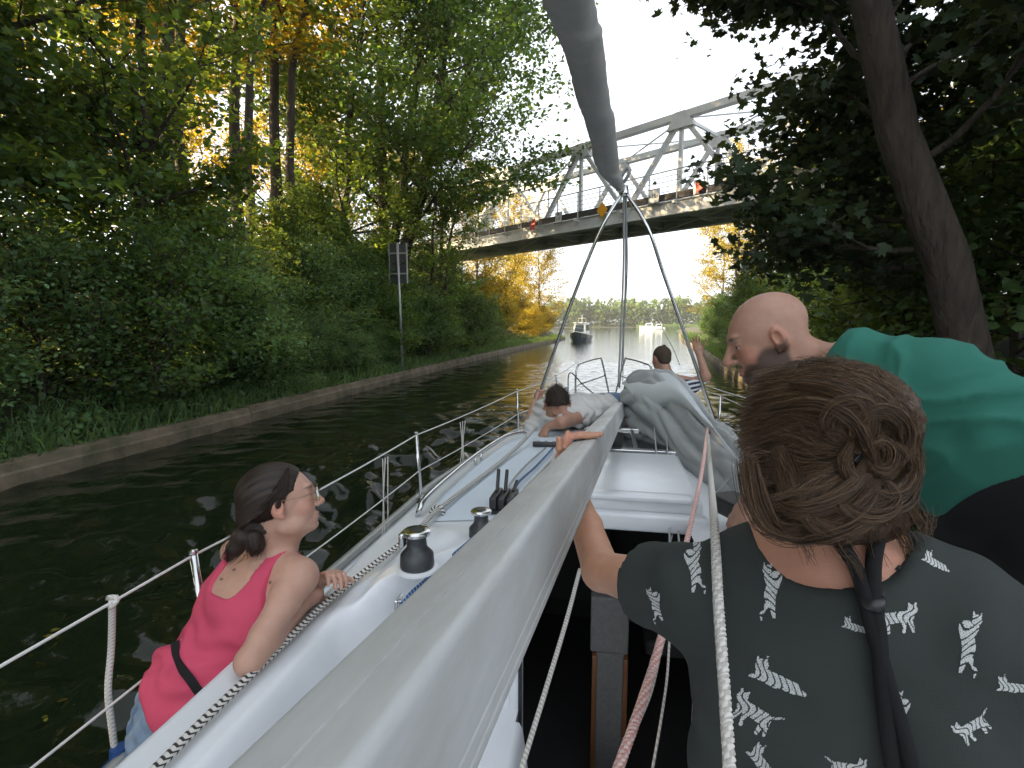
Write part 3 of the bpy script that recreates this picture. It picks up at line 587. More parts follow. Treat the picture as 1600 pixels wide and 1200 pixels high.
def rope_mat(name, ca, cb, freq=60, twist=1.0, duty=.5, fuzz=.25):
    m = bpy.data.materials.new(name); m.use_nodes = True; t = m.node_tree; N = t.nodes; L = t.links; p = N['Principled BSDF']; p.inputs['Roughness'].default_value = .85
    uvn = N.new('ShaderNodeUVMap'); sx = N.new('ShaderNodeSeparateXYZ'); L.new(uvn.outputs[0], sx.inputs[0])
    a = N.new('ShaderNodeMath'); a.operation = 'MULTIPLY'; a.inputs[1].default_value = freq; L.new(sx.outputs[1], a.inputs[0])
    b = N.new('ShaderNodeMath'); b.operation = 'MULTIPLY_ADD'; b.inputs[1].default_value = twist; L.new(sx.outputs[0], b.inputs[0]); L.new(a.outputs[0], b.inputs[2])
    f = N.new('ShaderNodeMath'); f.operation = 'FRACT'; L.new(b.outputs[0], f.inputs[0])
    r = N.new('ShaderNodeValToRGB'); r.color_ramp.elements[0].position = duty-.06; r.color_ramp.elements[1].position = duty+.06
    r.color_ramp.elements[0].color = (*ca, 1); r.color_ramp.elements[1].color = (*cb, 1); L.new(f.outputs[0], r.inputs[0]); L.new(r.outputs[0], p.inputs['Base Color'])
    n = N.new('ShaderNodeTexNoise'); n.inputs['Scale'].default_value = 900; bn = N.new('ShaderNodeBump'); bn.inputs['Strength'].default_value = fuzz; bn.inputs['Distance'].default_value = .002
    L.new(n.outputs['Fac'], bn.inputs['Height']); L.new(bn.outputs[0], p.inputs['Normal']); return m
M['rope_white'] = rope_mat('white_rope', (.62, .60, .56), (.42, .40, .37), 90)
M['rope_bw'] = rope_mat('black_white_rope', (.03, .03, .03), (.62, .60, .56), 62, 1, .42)
M['rope_blue'] = rope_mat('blue_rope', (.02, .07, .22), (.35, .45, .55), 70, 2, .78)
M['rope_pink'] = rope_mat('pink_rope', (.62, .30, .27), (.72, .58, .54), 80, 1, .5)
M['rope_grey'] = rope_mat('grey_rope', (.40, .42, .42), (.25, .26, .27), 80)
M['wire'] = mat('coated_wire', (.66, .66, .64), .5, nscale=40, namt=.3)

boat = empty('sailing_boat', (XC, 0, 1.0), 'white sailing boat seen from its cockpit, heading down the canal', 'boat')
def half_beam(y): return np.interp(y, [-1.6, 0, 1.7, 3.5, 5.2, 6.8, 7.8, 8.35], [1.30, 1.36, 1.40, 1.36, 1.12, .66, .30, .03])
def deck_z(y): return 1.03+.0013*np.maximum(y, 0)**2
def sst(a, b, x): t = np.clip((x-a)/(b-a), 0, 1); return t*t*(3-2*t)
ROOF_Y = [1.7, 2.3, 3.05, 3.57, 4.2, 5.0, 5.7]; ROOF_W = [.99, .965, .91, .83, .71, .50, .28]
def deck_h(x, y):
    ax = np.abs(x-XC); dz = deck_z(y)+.02*(1-(ax/1.4)**2)
    wt = np.interp(y, ROOF_Y, ROOF_W); zr = 1.405+.06*(1-(ax/.95)**2); fr = sst(5.75, 4.1, y); zr = dz+(zr-dz)*fr
    roof = dz+(zr-dz)*sst(wt+.11, wt-.015, ax)
    # cockpit
    seat = .88; inner = np.where(ax < .33, .48, seat); inner = np.where((ax >= .30) & (ax < .36), .48+(seat-.48)*sst(.30, .36, ax), inner)
    co = 1.345+.012*sst(.9, 1.06, ax)
    cock = np.where(ax > .98, dz+(co-dz)*sst(1.15, 1.055, ax), inner+(co-inner)*sst(.76, .905, ax))
    yb = 1.72-.42*sst(.45, .93, ax)**1.5
    tb = sst(yb-.045, yb+.06, y); wq = sst(.80, .97, ax); tb = tb*(1-wq)+sst(1.15, 1.95, y)*wq
    z = cock*(1-tb)+np.maximum(roof, np.where(y < 2.3, cock*0, 0))*tb
    # raised pad under the coaming winch
    z = z+.02*np.exp(-(((x+.685)/.11)**2+((y-1.80)/.12)**2)**2)
    return z
xa = np.unique(np.concatenate([np.linspace(-1, 1, 220)])); ya = np.concatenate([np.arange(-1.6, 1.1, .05), np.arange(1.1, 2.3, .014), np.arange(2.3, 8.34, .05), [8.35]])
A, Yg = np.meshgrid(xa, ya, indexing='ij'); Xg = XC+A*half_beam(Yg); Zg = deck_h(Xg, Yg); a, b = A.shape
i = np.arange(a-1)[:, None]; j = np.arange(b-1)[None]; Fq = np.stack([i*b+j, (i+1)*b+j, (i+1)*b+j+1, i*b+j+1], -1).reshape(-1, 4)
P = np.stack([Xg, Yg, Zg], -1).reshape(-1, 3); fc = P[Fq].mean(1)
OX0, OX1, OY1 = -.29, .325, 2.42
cut = (fc[:, 0] > OX0) & (fc[:, 0] < OX1) & (fc[:, 1] > 1.60) & (fc[:, 1] < OY1)
obj('deck_moulding', mesh_np('deck_moulding', P, Fq[~cut]), M['gel'], boat)
# non-skid panel on the left roof, a skin 4 mm above it
wn = np.linspace(0, 1, 26); yn = np.arange(1.98, 4.05, .04); U, Yg = np.meshgrid(wn, yn, indexing='ij')
x0 = XC-np.interp(Yg, ROOF_Y, ROOF_W)+.085+.10*sst(2.35, 1.98, Yg); x1 = -.33+0*Yg
Xg = x0+(x1-x0)*U; Zg = deck_h(Xg, Yg)+.004; a, b = U.shape; i = np.arange(a-1)[:, None]; j = np.arange(b-1)[None]
obj('non_skid_panel', mesh_np('non_skid_panel', np.stack([Xg, Yg, Zg], -1).reshape(-1, 3), np.stack([i*b+j, (i+1)*b+j, (i+1)*b+j+1, i*b+j+1], -1).reshape(-1, 4)), M['gel_matt'], boat)
# hull
yy = np.concatenate([np.linspace(-1.6, 7.8, 40), np.linspace(7.9, 8.36, 6)]); V = []; 
prof = [(1.0, None), (.995, .8), (.96, .45), (.86, .1), (.62, -.2), (.0, -.38)]
for y in yy:
    hb, dz = float(half_beam(y)), float(deck_z(y))
    for s in (-1, 1):
        for q in (prof if s < 0 else prof[::-1]):
            V.append((XC+s*hb*q[0], y+(0 if q[1] is None else .0)-.25*max(0, y-6.5)*(1-(dz if q[1] is None else q[1])/dz), dz if q[1] is None else q[1]*(1 if q[1] < .5 else dz/1.03)))
k = 12; n = len(yy); Fq = [(q*k+e, q*k+e+1, (q+1)*k+e+1, (q+1)*k+e) for q in range(n-1) for e in range(k-1)]+[tuple(range(k))]
MB().add(V, Fq).build('hull', M['gel'], boat, auto=40)
for s in (-1, 1):
    yt = np.linspace(-1.55, 8.25, 60); MB().tube([(XC+s*(half_beam(y)-.012), y, deck_z(y)+.028) for y in yt], .024, 8).build('toe_rail', M['galv'], boat, smooth=True)
# companionway: frame, hatch garage, cabin behind it, ladder
g = MB().box((.055, 2.50, 1.485), (.345, .385, .055), None, .028).build('sliding_hatch', M['gel'], boat, auto=50)
MB().box((.055, 2.085, 1.447), (.352, .028, .036), None, .012).build('hatch_lip', M['gel'], boat, auto=50)
MB().box((.055, 2.13, 1.537), (.30, .035, .014), None, .01).build('hatch_handle', M['gel'], g, auto=50)
for x in (OX0-.012, OX1+.012):
    MB().box((x, 1.70, .98), (.022, .035, .46), None, .008).build('companionway_jamb', M['gel'], boat, auto=50)
    MB().box((x*.93, 1.665, .98), (.006, .006, .45)).build('jamb_trim', M['rubber'], boat)
MB().box((.018, 1.70, .50), (.31, .04, .03), None, .01).build('companionway_sill', M['gel'], boat, auto=50)
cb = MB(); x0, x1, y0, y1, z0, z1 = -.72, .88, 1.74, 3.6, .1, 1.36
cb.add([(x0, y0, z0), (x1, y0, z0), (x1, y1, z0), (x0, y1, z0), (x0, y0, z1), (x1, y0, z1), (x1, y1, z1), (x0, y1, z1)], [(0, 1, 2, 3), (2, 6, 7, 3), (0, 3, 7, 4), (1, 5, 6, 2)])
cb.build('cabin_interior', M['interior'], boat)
ld = MB().box((.035, 2.28, .93), (.083, .12, .13), None, .008).build('ladder_step', M['carpet'], boat)
MB().box((.04, 2.26, .44), (.060, .10, .36), None, .004).build('ladder_post', M['carpet'], boat)
for s in (-1, 1): MB().box((.04+s*.068, 2.25, .44), (.010, .11, .352), None, .003).build('ladder_side', M['wood'], boat)
MB().box((-.2, 3.3, .75), (.25, .02, .35), None, .01).build('cabin_bulkhead', M['interior'], boat); MB().box((.62, 3.0, .62), (.4, .5, .04), None, .02).build('chart_table', M['interior'], boat)
# deck hatch ahead of the garage
h = MB(); c = np.array([.16, 3.36, 1.495])
for q, hh in (((0, -.31, 0), (.30, .028, .024)), ((0, .31, 0), (.30, .028, .024)), ((-.29, 0, 0), (.022, .282, .024)), ((.29, 0, 0), (.022, .282, .024)), ((.02, 0, .014), (.014, .282, .008))): h.box(c+q, hh, None, .006)
hf = h.build('deck_hatch', M['steel'], boat); MB().box(c+np.array([0, 0, -.004]), (.27, .284, .012)).build('hatch_pane', M['smoked'], hf)
MB().box((c[0]-.22, c[1]-.34, c[2]+.02), (.03, .02, .008), None, .004).build('hatch_hinge', M['plastic'], hf)
MB().box((.10, 4.3, 1.452), (.36, .22, .02), None, .01).build('mast_plinth', M['gel'], boat, auto=50)
# winches
def winch(c, s, disc, name='winch'):
    w_ = MB().lathe(c, [(.072*s, 0), (.074*s, .008*s), (.071*s, .055*s), (.058*s, .07*s), (.044*s, .085*s), (.041*s, .12*s), (.046*s, .14*s)], 32).build(name, M['drum'], boat, auto=50)
    MB().lathe(c+np.array([0, 0, .1402*s]), [(.046*s, 0), (.060*s, .004*s), (.062*s, .016*s), (.055*s, .022*s), (.03*s, .024*s), (.03*s, .018*s), (.012*s, .018*s)], 32).build('winch_top', M['steel'], w_, auto=40)
    MB().lathe(c+np.array([0, 0, .1602*s]), [(.028*s, 0), (.028*s, .005*s), (.012*s, .007*s)], 20).build('winch_socket', M['drum'], w_, auto=40)
    MB().lathe(c+np.array([0, 0, -.012]), [(.088*s, 0), (.088*s, .008), (.08*s, .012)], 32).build('winch_base', M['gel'], w_, auto=50)
    if not disc: MB().box(c+np.array([-.05*s, -.035*s, .13*s]), (.012*s, .02*s, .03*s), None, .006*s).build('stripper_arm', M['steel'], w_, auto=50)
    return w_
p1 = at_z(652, 884, float(deck_h(np.array(-.685), np.array(1.8)))+.015); winch(p1, .76, False)
p2 = at_z(752, 828, 1.475); winch(p2-np.array([0, 0, .025]), .64, True)
# rope clutches
c = at_z(788, 790, 1.462); cl = MB()
for q in (-1, 0, 1): cl.box(c+np.array([q*.036, 0, .028]), (.016, .075, .030), None, .007)
cl.box(c+np.array([0, 0, -.004]), (.056, .085, .006))
clo = cl.build('rope_clutch', M['plastic'], boat, auto=50)
for q, an in ((-1, 70), (0, 62), (1, 12)):
    d_ = np.array([0, math.cos(math.radians(an)), math.sin(math.radians(an))]); b0 = c+np.array([q*.036, .02, .055])
    MB().bar(b0, b0+d_*.10, .022, .014, up=(1, 0, 0.01), bev=.005).build('clutch_lever', M['plastic'], clo)
c = at_z(848, 694, 1.470); MB().box(c+np.array([.05, 0, 0]), (.115, .022, .014), None, .006).build('deck_organizer', M['plastic'], boat, auto=50)
for q in range(4): MB().lathe(c+np.array([-.03+q*.052, 0, .0145]), [(.010, 0), (.010, .006), (.004, .007)], 12).build('organizer_bolt', M['steel'], boat)
c = at_z(838, 672, 1.43); MB().box(c, (.035, .05, .03), None, .01).lathe(c+np.array([0, 0, .03]), [(.03, 0), (.034, .02), (.02, .04)], 16).build('genoa_block', M['plastic'], boat, auto=50)
# grab rail on the roof edge
rp = [(652, 809, 1.40), (656, 795, 1.45), (666, 777, 1.475), (700, 746, 1.475), (742, 712, 1.475), (787, 683, 1.475), (817, 676, 1.47), (828, 684, 1.43)]
gr = MB().tube(spline([at_z(u, v, z) for u, v, z in rp], 6), .0125, 10).build('grab_rail', M['steel'], boat, smooth=True)
for u, v in ((742, 712), (751, 706)): 
    q = at_z(u, v, 1.475); MB().tube([q, (q[0]+.006, q[1], float(deck_h(q[0], q[1]))-.01)], .009, 8).build('rail_post', M['steel'], gr, smooth=True)
# stanchions and lifelines, left and right
LZ = 1.51
st_l = [at_z(302, 868, LZ), at_z(650, 680, LZ+.0), at_z(808, 611, LZ+.03), at_z(868, 588, LZ+.06)]
ends = [np.array([-1.30, -1.4, LZ])]+st_l+[np.array([-.42, 7.25, 1.72])]
for q, tpt in enumerate(st_l):
    bx_ = XC-float(half_beam(tpt[1]))+.05; bp = np.array([bx_, tpt[1], float(deck_z(tpt[1]))])
    sx = MB().tube([bp, tpt+np.array([0, 0, .012])], .0125, 10).build('stanchion', M['steel'], boat, smooth=True)
    MB().lathe(bp, [(.035, 0), (.035, .006), (.018, .012), (.016, .06)], 14).build('stanchion_base', M['steel'], sx)
    MB().lathe(tpt+np.array([0, 0, .008]), [(.0145, 0), (.0145, .01), (.008, .014)], 12).build('stanchion_cap', M['steel'], sx)
def sag(Pl, amt=.012, n=10):
    out = []
    for a_, b_ in zip(Pl[:-1], Pl[1:]):
        tt = np.linspace(0, 1, n, endpoint=False)[:, None]; s_ = a_+(b_-a_)*tt; s_[:, 2] -= (amt*4*tt*(1-tt))[:, 0]; out.append(s_)
    return np.vstack(out+[np.asarray(Pl[-1])[None]])
UP = sag(ends); MB().tube(UP, .0042, 8).build('lifeline', M['wire'], boat, smooth=True)
low = []
for e in ends:
    dz = float(deck_z(e[1])); f_ = .47; bxx = XC-float(half_beam(e[1]))+.05; low.append(np.array([bxx+(e[0]-bxx)*f_, e[1], dz+(e[2]-dz)*f_]))
MB().tube(sag(low), .0036, 8).build('lifeline', M['wire'], boat, smooth=True)
re = [np.array([XC*2-e[0], e[1], e[2]]) for e in ends]
for tpt in re[1:-1]:
    bp = np.array([XC+float(half_beam(tpt[1]))-.05, tpt[1], float(deck_z(tpt[1]))]); MB().tube([bp, tpt], .0125, 10).build('stanchion', M['steel'], boat, smooth=True)
MB().tube(sag(re), .0042, 8).build('lifeline', M['wire'], boat, smooth=True)
MB().tube(sag([np.array([XC*2-e[0], e[1], e[2]]) for e in low]), .0036, 8).build('lifeline', M['wire'], boat, smooth=True)
# pulpit, open in the middle: two hoops
for s in (-1, 1):
    X_ = lambda x: XC+s*x
    hp = MB().tube(spline([(X_(.50), 7.15, 1.12), (X_(.52), 7.15, 1.40), (X_(.50), 7.18, 1.66), (X_(.42), 7.4, 1.71), (X_(.22), 8.0, 1.73), (X_(.17), 8.1, 1.68), (X_(.05), 8.28, 1.15)], 6), .0125, 8).build('pulpit_hoop', M['steel'], boat, smooth=True)
    MB().tube([(X_(.515), 7.16, 1.40), (X_(.12), 8.18, 1.45)], .0115, 8).build('pulpit_rail', M['steel'], hp, smooth=True)
MB().tube(spline([(-.52, 6.6, 1.1), (-.50, 6.7, 1.35), (-.48, 6.75, 1.62), (-.30, 7.1, 1.40), (-.06, 7.5, 1.15)], 5), .008, 6).build('anchor_line', M['rubber'], boat, smooth=True)
bp = at_z(870, 604, 1.5); MB().tube([(bp[0], bp[1], 1.1), bp], .010, 8).lathe(bp, [(.02, -.01), (.024, .01), (.014, .03)], 12).build('lamp_post', M['plastic'], boat, smooth=True)
# padeye and blue line lead on the coaming
c = at(623, 943, 1.66); MB().box(c, (.006, .025, .022), None, .003).lathe(c+np.array([.006, 0, .006]), [(.009, 0), (.009, .004), (.003, .006)], 12, axis=(1, 0, 0)).build('padeye', M['steel'], boat)
# ------------------------------------------------------------------ lowered mast
DM = nrm(ray(1000, 592)); tmp = np.cross(DM, (0, 0, 1)); ex = nrm(tmp); ez = np.cross(ex, DM)
h0 = .185; Rr = EYE+ex*(-.67*h0)+ez*(-h0)           # ridge line through here, running along DM
rl = math.atan2(.08, .41); ax_ = ex*math.cos(rl)+ez*math.sin(rl); az_ = -ex*math.sin(rl)+ez*math.cos(rl)
WM, HM = .418*h0, .57*h0
pr = []                                              # section, x to the right, z up, corner R at (0,0)
def arc(cx, cz, r, a0, a1, n=6): return [(cx+r*math.cos(math.radians(a)), cz+r*math.sin(math.radians(a))) for a in np.linspace(a0, a1, n)]
r = .010; g = .0012
top = arc(-r, -r, r, 0, 90)+[(-WM*.47, 0), (-WM*.48, -g), (-WM*.50, -g), (-WM*.51, 0)]+arc(-WM+r, -r, r, 90, 180)
bot = arc(-WM+r, -HM+r, r, 180, 270)+arc(-r, -HM+r, r, 270, 360)
rt = []
for zf in (.86, .74): rt += [(0, -HM*(zf+.012)), (-g, -HM*zf), (-g, -HM*(zf-.03)), (0, -HM*(zf-.042))]
sec = top+bot+rt
ML0, ML1 = -1.2, 4.45/DM[1]
def mast_pt(x, z, l): return Rr+ax_*x+az_*z+DM*l
ll = np.linspace(ML0, ML1, 24); V = [mast_pt(x, z, l) for l in ll for x, z in sec]; k = len(sec)
Fq = [(q*k+e, q*k+(e+1) % k, (q+1)*k+(e+1) % k, (q+1)*k+e) for q in range(len(ll)-1) for e in range(k)]+[tuple(range(k))[::-1], tuple((len(ll)-1)*k+e for e in range(k))]
mast = empty('lowered_mast', mast_pt(-WM/2, -HM, ML1), 'lowered aluminium mast lying along the boat from cabin roof past the camera', 'mast')
MB().add(V, Fq).build('mast_spar', M['alu'], mast, auto=30)
RM = np.stack([ax_, DM, az_], 1)
MB().box(mast_pt(-WM/2, -HM/2-.005, ML1+.012), (WM*.62, .018, HM*.62), RM, .006).build('mast_foot', M['steel'], mast)
MB().lathe(mast_pt(-WM*.55, .001, ML1-.12), [(.014, 0), (.014, .02), (.006, .03)], 12, axis=az_).build('mast_bolt', M['plastic'], mast)
for q in (.22, .34): MB().lathe(mast_pt(.001, -HM*.45, ML1-q), [(.012, 0), (.012, .015), (.02, .018), (.02, .03)], 12, axis=ax_).build('halyard_sheave', M['steel'], mast)
c = mast_pt(-WM/2, -HM-.05, ML1-.02); MB().box(c, (.05, .05, .05), None, .01).build('mast_step', M['steel'], boat)

# ------------------------------------------------------------------ furled sail under its grey cover, hung from the frame
sp = spline([at(855, -160, 1.15), at(874, -80, 1.40), at(892, 0, 1.70), at(905, 50, 1.98), at(918, 107, 2.30), at(936, 187, 2.88), at(951, 258, 3.45), at(962, 280, 3.62), at(971, 296, 3.74)], 14)
n = len(sp); L = np.concatenate([[0], np.cumsum(np.linalg.norm(np.diff(sp, axis=0), axis=1))]); m_ = 40
Vt, Ft, uv = tube_np(sp, np.ones(n), m_); C = np.repeat(sp, m_, 0); th = np.tile(np.arange(m_)/m_, n); s_ = np.repeat(L, m_)
rb = np.interp(s_, [0, L[-1]-.55, L[-1]-.32, L[-1]-.12, L[-1]], [.080, .078, .072, .045, .018])
sw = (th*1.0+s_*1.15) % 1.0; rb = rb*(.94+.17*(1-sw)**1.5-.07*np.exp(-(sw/.025)**2)+.012*np.sin(40*s_+9*th)+.02*np.sin(17*s_-th*12.6)+.015*np.sin(75*s_+6.28*3*th+2*np.sin(9*s_)))
rgn = np.random.default_rng(4); 
Vt = C+(Vt-C)*rb[:, None]
furl = empty('furled_sail', sp[-1], 'long sail rolled in a grey cover overhead, its end tied to the steel frame', 'sail')
obj('sail_cover', mesh_np('sail_cover', Vt, Ft), M['canvas_grey'], furl)
for q in (.03, .10): 
    j = np.argmin(abs(L-(L[-1]-q))); a_ = sp[j]; d_ = nrm(sp[j]-sp[j-2]); MB().lathe(a_, [(.030+.12*q, -.006), (.034+.12*q, 0), (.030+.12*q, .006)], 16, axis=d_).build('lashing', M['rope_grey'], furl, smooth=True)
MB().tube(spline([at(968, 282, 3.66), at(980, 262, 3.6), at(983, 270, 3.6), at(975, 285, 3.66)], 5), .012, 6).build('knot', M['rope_grey'], furl, smooth=True)

# ------------------------------------------------------------------ steel frame for raising the mast
ap = at(975, 296, 3.76)
fl = at_y(842, 618, 4.22); fl2 = fl+(fl-ap)*.26; fr_ = at(1121, 670, 4.0); fr2 = fr_+(fr_-ap)*.10
frame = empty('mast_frame', (XC, 4.3, 1.05), 'two legged steel frame standing over the foredeck', 'frame')
MB().tube(spline([ap+[-.01, 0, -.02], at_y(938, 360, 3.9), at_y(890, 480, 4.05), fl, fl2], 6), .013, 10).build('frame_leg', M['steel'], frame, smooth=True)
MB().tube(spline([ap+[.01, 0, -.02], at_y(1012, 355, 3.9), at_y(1036, 425, 3.96), at_y(1066, 510, 4.02), fr_, fr2], 6), .013, 10).build('frame_leg', M['steel'], frame, smooth=True)
MB().lathe(ap-np.array([0, 0, .03]), [(.03, -.02), (.036, 0), (.03, .05), (.015, .06)], 14).build('frame_head', M['steel'], frame, smooth=True)

# ------------------------------------------------------------------ boom with the sail in its canvas cover
tp = [(984, 604, 4.20), (1003, 586, 4.05), (1040, 586, 3.80), (1072, 618, 3.35), (1100, 655, 2.95), (1150, 690, 2.55), (1205, 735, 2.20), (1275, 790, 1.95), (1330, 830, 1.8)]
bt = [(984, 650, 4.18), (992, 662, 3.95), (1012, 690, 3.70), (1046, 726, 3.30), (1085, 762, 2.95), (1135, 806, 2.55), (1190, 850, 2.25), (1260, 910, 2.0), (1310, 950, 1.85)]
T_ = spline([at(*q) for q in tp], 18); B_ = spline([at(*q) for q in bt], 18); n = len(T_); m_ = 120
th = np.linspace(0, 2*np.pi, m_, endpoint=False); V = []; tt = np.linspace(0, 1, n)
for q in range(n):
    c = (T_[q]+B_[q])/2; upv = (T_[q]-B_[q])/2; j = min(q, n-2); d_ = nrm((T_[j+1]+B_[j+1]-T_[j]-B_[j])); sd_ = nrm(np.cross(upv, d_)); hw = np.linalg.norm(upv)*(.62-.10*tt[q])
    ph = 2.0*tt[q]; fold = .74+.34*np.abs(np.sin(3.5*th+1.1*ph+.6*np.sin(10*tt[q])))**.6+.10*np.abs(np.sin(8*th-4*ph+1.5*np.sin(14*tt[q])))**.7+.05*np.abs(np.sin(5*th+26*tt[q]+np.sin(9*th)))+.03*np.cos(3*th+14*tt[q])
    pin = 1-.06*np.exp(-((tt[q]-.36)/.02)**2)-.06*np.exp(-((tt[q]-.62)/.02)**2)
    V.append(c+(np.outer(np.cos(th), upv)+np.outer(np.sin(th), sd_)*hw)*fold[:, None]*pin)
V = np.concatenate(V); i = np.arange(n-1)[:, None]; j = np.arange(m_)[None]; Fq = np.stack([i*m_+j, i*m_+(j+1) % m_, (i+1)*m_+(j+1) % m_, (i+1)*m_+j], -1).reshape(-1, 4)
boom = empty('covered_boom', tuple((T_[0]+B_[0])/2), 'boom with its sail bundled in a grey canvas cover on the cabin roof', 'boom')
obj('canvas_cover', mesh_np('canvas_cover', V, [Fq, np.array([list(range(m_))])]), M['canvas'], boom)
def patch(rows, n=6):
    R_ = [spline(r_, n) for r_ in rows]; A_ = np.stack(R_, 0); cols = [spline(A_[:, q], n) for q in range(A_.shape[1])]; G = np.stack(cols, 1); return G
def grid_mesh(name, G, th=.004, smooth=True):
    a, b = G.shape[:2]; du = np.gradient(G, axis=0); dv = np.gradient(G, axis=1); Nn = np.cross(du, dv); Nn /= np.linalg.norm(Nn, axis=-1, keepdims=True)+1e-9
    P = np.concatenate([G.reshape(-1, 3), (G-Nn*th).reshape(-1, 3)]); i = np.arange(a-1)[:, None]; j = np.arange(b-1)[None]; f = np.stack([i*b+j, (i+1)*b+j, (i+1)*b+j+1, i*b+j+1], -1).reshape(-1, 4); o = a*b
    e = []
    ring = [q for q in range(b)]+[r_*b+b-1 for r_ in range(1, a)]+[(a-1)*b+q for q in range(b-2, -1, -1)]+[r_*b for r_ in range(a-2, 0, -1)]
    for q in range(len(ring)): x, y = ring[q], ring[(q+1) % len(ring)]; e.append((x, y, o+y, o+x))
    return mesh_np(name, P, [f, f[:, ::-1]+o, np.array(e)], smooth=smooth)
rows = [[at(973, 600, 4.10), at(983, 612, 3.86), at(993, 634, 3.72), at(1000, 655, 3.70)],
        [at(979, 594, 4.12), at(1004, 606, 3.70), at(1015, 628, 3.54), at(1022, 640, 3.52)],
        [at(1003, 585, 4.06), at(1034, 603, 3.50), at(1050, 622, 3.26), at(1062, 634, 3.20)],
        [at(1042, 583, 3.80), at(1066, 614, 3.16), at(1084, 640, 2.92), at(1098, 662, 2.84)],
        [at(1068, 604, 3.50), at(1088, 640, 2.90), at(1106, 664, 2.72), at(1124, 692, 2.56)],
        [at(1092, 638, 3.10), at(1112, 664, 2.66), at(1132, 690, 2.52), at(1150, 715, 2.40)]]
obj('cover_flap', grid_mesh('cover_flap', patch(rows)), M['canvas_pale'], boom)
a_ = (T_[0]+B_[0])/2; MB().box(a_+np.array([-.03, .06, -.02]), (.02, .05, .12), None, .008).build('gooseneck', M['plastic'], boom)

# ------------------------------------------------------------------ ropes
def twisted(P, r, strands=3, pitch=.035, n=6, sub=10):
    P = np.asarray(P); L = np.concatenate([[0], np.cumsum(np.linalg.norm(np.diff(P, axis=0), axis=1))]); q = np.arange(0, L[-1], pitch/sub)
    C = np.stack([np.interp(q, L, P[:, e]) for e in range(3)], 1); T = nrm(C[-1]-C[0]); N1 = nrm(np.cross(T, (1, 0, .1))); N2 = np.cross(T, N1); mb = MB()
    for s in range(strands):
        a = 2*np.pi*(q/pitch+s/strands); mb.tube(C+(np.cos(a)[:, None]*N1+np.sin(a)[:, None]*N2)*r*.52, r*.55, n)
    return mb
def rope(name, label, pts, r, mt, kind='tube', cat='rope', n=8, sub=8, **k):
    P = spline([np.asarray(q, float) for q in pts], sub)
    return (twisted(P, r, **k) if kind == 'twist' else MB().tube(P, r, n)).build(name, M[mt], None, smooth=True, label=label, cat=cat)
def on_deck(u, v, lift):
    z = 1.42
    for _ in range(12): p = at_z(u, v, z); z = .5*z+.5*(float(deck_h(p[0], p[1]))+lift)
    return at_z(u, v, z)
rope('jib_sheet', 'thick black and white rope running along the coaming past the winch', [at_z(150, 1290, 1.372), at_z(244, 1200, 1.372), at_z(320, 1124, 1.372), at_z(400, 1047, 1.374), at_z(465, 984, 1.38), at_z(528, 926, 1.392), at(648, 832, 1.96), at(690, 792, 2.25), at(790, 715, 3.05), at(838, 668, 3.62)], .0105, 'rope_bw')
c = at(682, 800, 2.22); q = np.linspace(0, 2*np.pi*2.2, 40)
MB().tube(np.stack([c[0]+.03*np.cos(q), c[1]+.012*np.sin(q)+.004*q/6, c[2]-.01+.03*np.sin(q)], 1), .007, 8).build('rope_coil', M['rope_bw'], None, smooth=True, label='small coil of black and white rope hanging beside the winch', cat='rope')
rope('winch_line', 'blue flecked rope led from the winch down to the cockpit', [at_z(744, 838, 1.50), on_deck(715, 862, .02), on_deck(688, 886, .012), at(664, 908, 1.72), at(640, 930, 1.64), at(622, 956, 1.58), at(606, 982, 1.53), at(590, 1010, 1.49)], .0075, 'rope_blue')
for nm, lb, pts, mt in (('halyard', 'grey rope on the roof, leftmost of three leading to the clutches', [(852, 700), (822, 727), (800, 752), (790, 772)], 'rope_grey'),
                        ('halyard', 'blue rope on the roof, middle of three leading to the clutches', [(864, 700), (838, 728), (810, 754), (800, 776)], 'rope_blue'),
                        ('halyard', 'black and white rope on the roof, rightmost of three leading to the clutches', [(880, 700), (852, 730), (825, 758), (809, 780)], 'rope_bw')):
    rope(nm, lb, [at_z(u, v, 1.478) for u, v in pts], .0062, mt)
rope('halyard', 'blue rope lying ahead of the deck organizer', [at_z(884, 694, 1.475), at_z(905, 684, 1.475), at_z(925, 672, 1.475)], .0062, 'rope_blue')
rope('topping_lift', 'taut white twisted rope in front of the dark printed shirt', [at(1106, 680, 2.3), at(1110, 740, 1.25), at(1114, 790, .90), at(1118, 850, .70), at(1123, 950, .60), at(1133, 1090, .53), at(1142, 1230, .48)], .0062, 'rope_white', 'twist', pitch=.016, n=6, sub=8)
rope('main_sheet', 'pink braided rope hanging from the boom into the cockpit', [at(1107, 663, 2.75), at(1096, 740, 2.3), at(1078, 825, 1.75), at(1058, 905, 1.35), at(1030, 1010, 1.05), at(1002, 1100, .90), at(968, 1195, .80), at(950, 1245, .76)], .0085, 'rope_pink', 'twist', pitch=.03, strands=4)
rope('cockpit_line', 'white rope running from under the mast to the cockpit floor', [at(906, 890, 1.75), at(885, 970, 1.55), at(852, 1080, 1.35), at(818, 1190, 1.2), at(800, 1250, 1.15)], .0068, 'rope_white')
rope('reefing_line', 'thin pale line hanging left of the pink rope over the hatch', [at(1022, 668, 3.25), at(1027, 720, 2.85), at(1033, 762, 2.55), at(1042, 800, 2.2), at(1046, 850, 1.95), at(1030, 905, 1.8)], .0042, 'rope_grey')
rope('reefing_line', 'thin pale line hanging from the canvas cover to the hatch', [at(1044, 642, 3.35), at(1042, 690, 3.05), at(1048, 745, 2.6), at(1056, 800, 2.2), at(1062, 855, 1.95)], .0042, 'rope_grey')
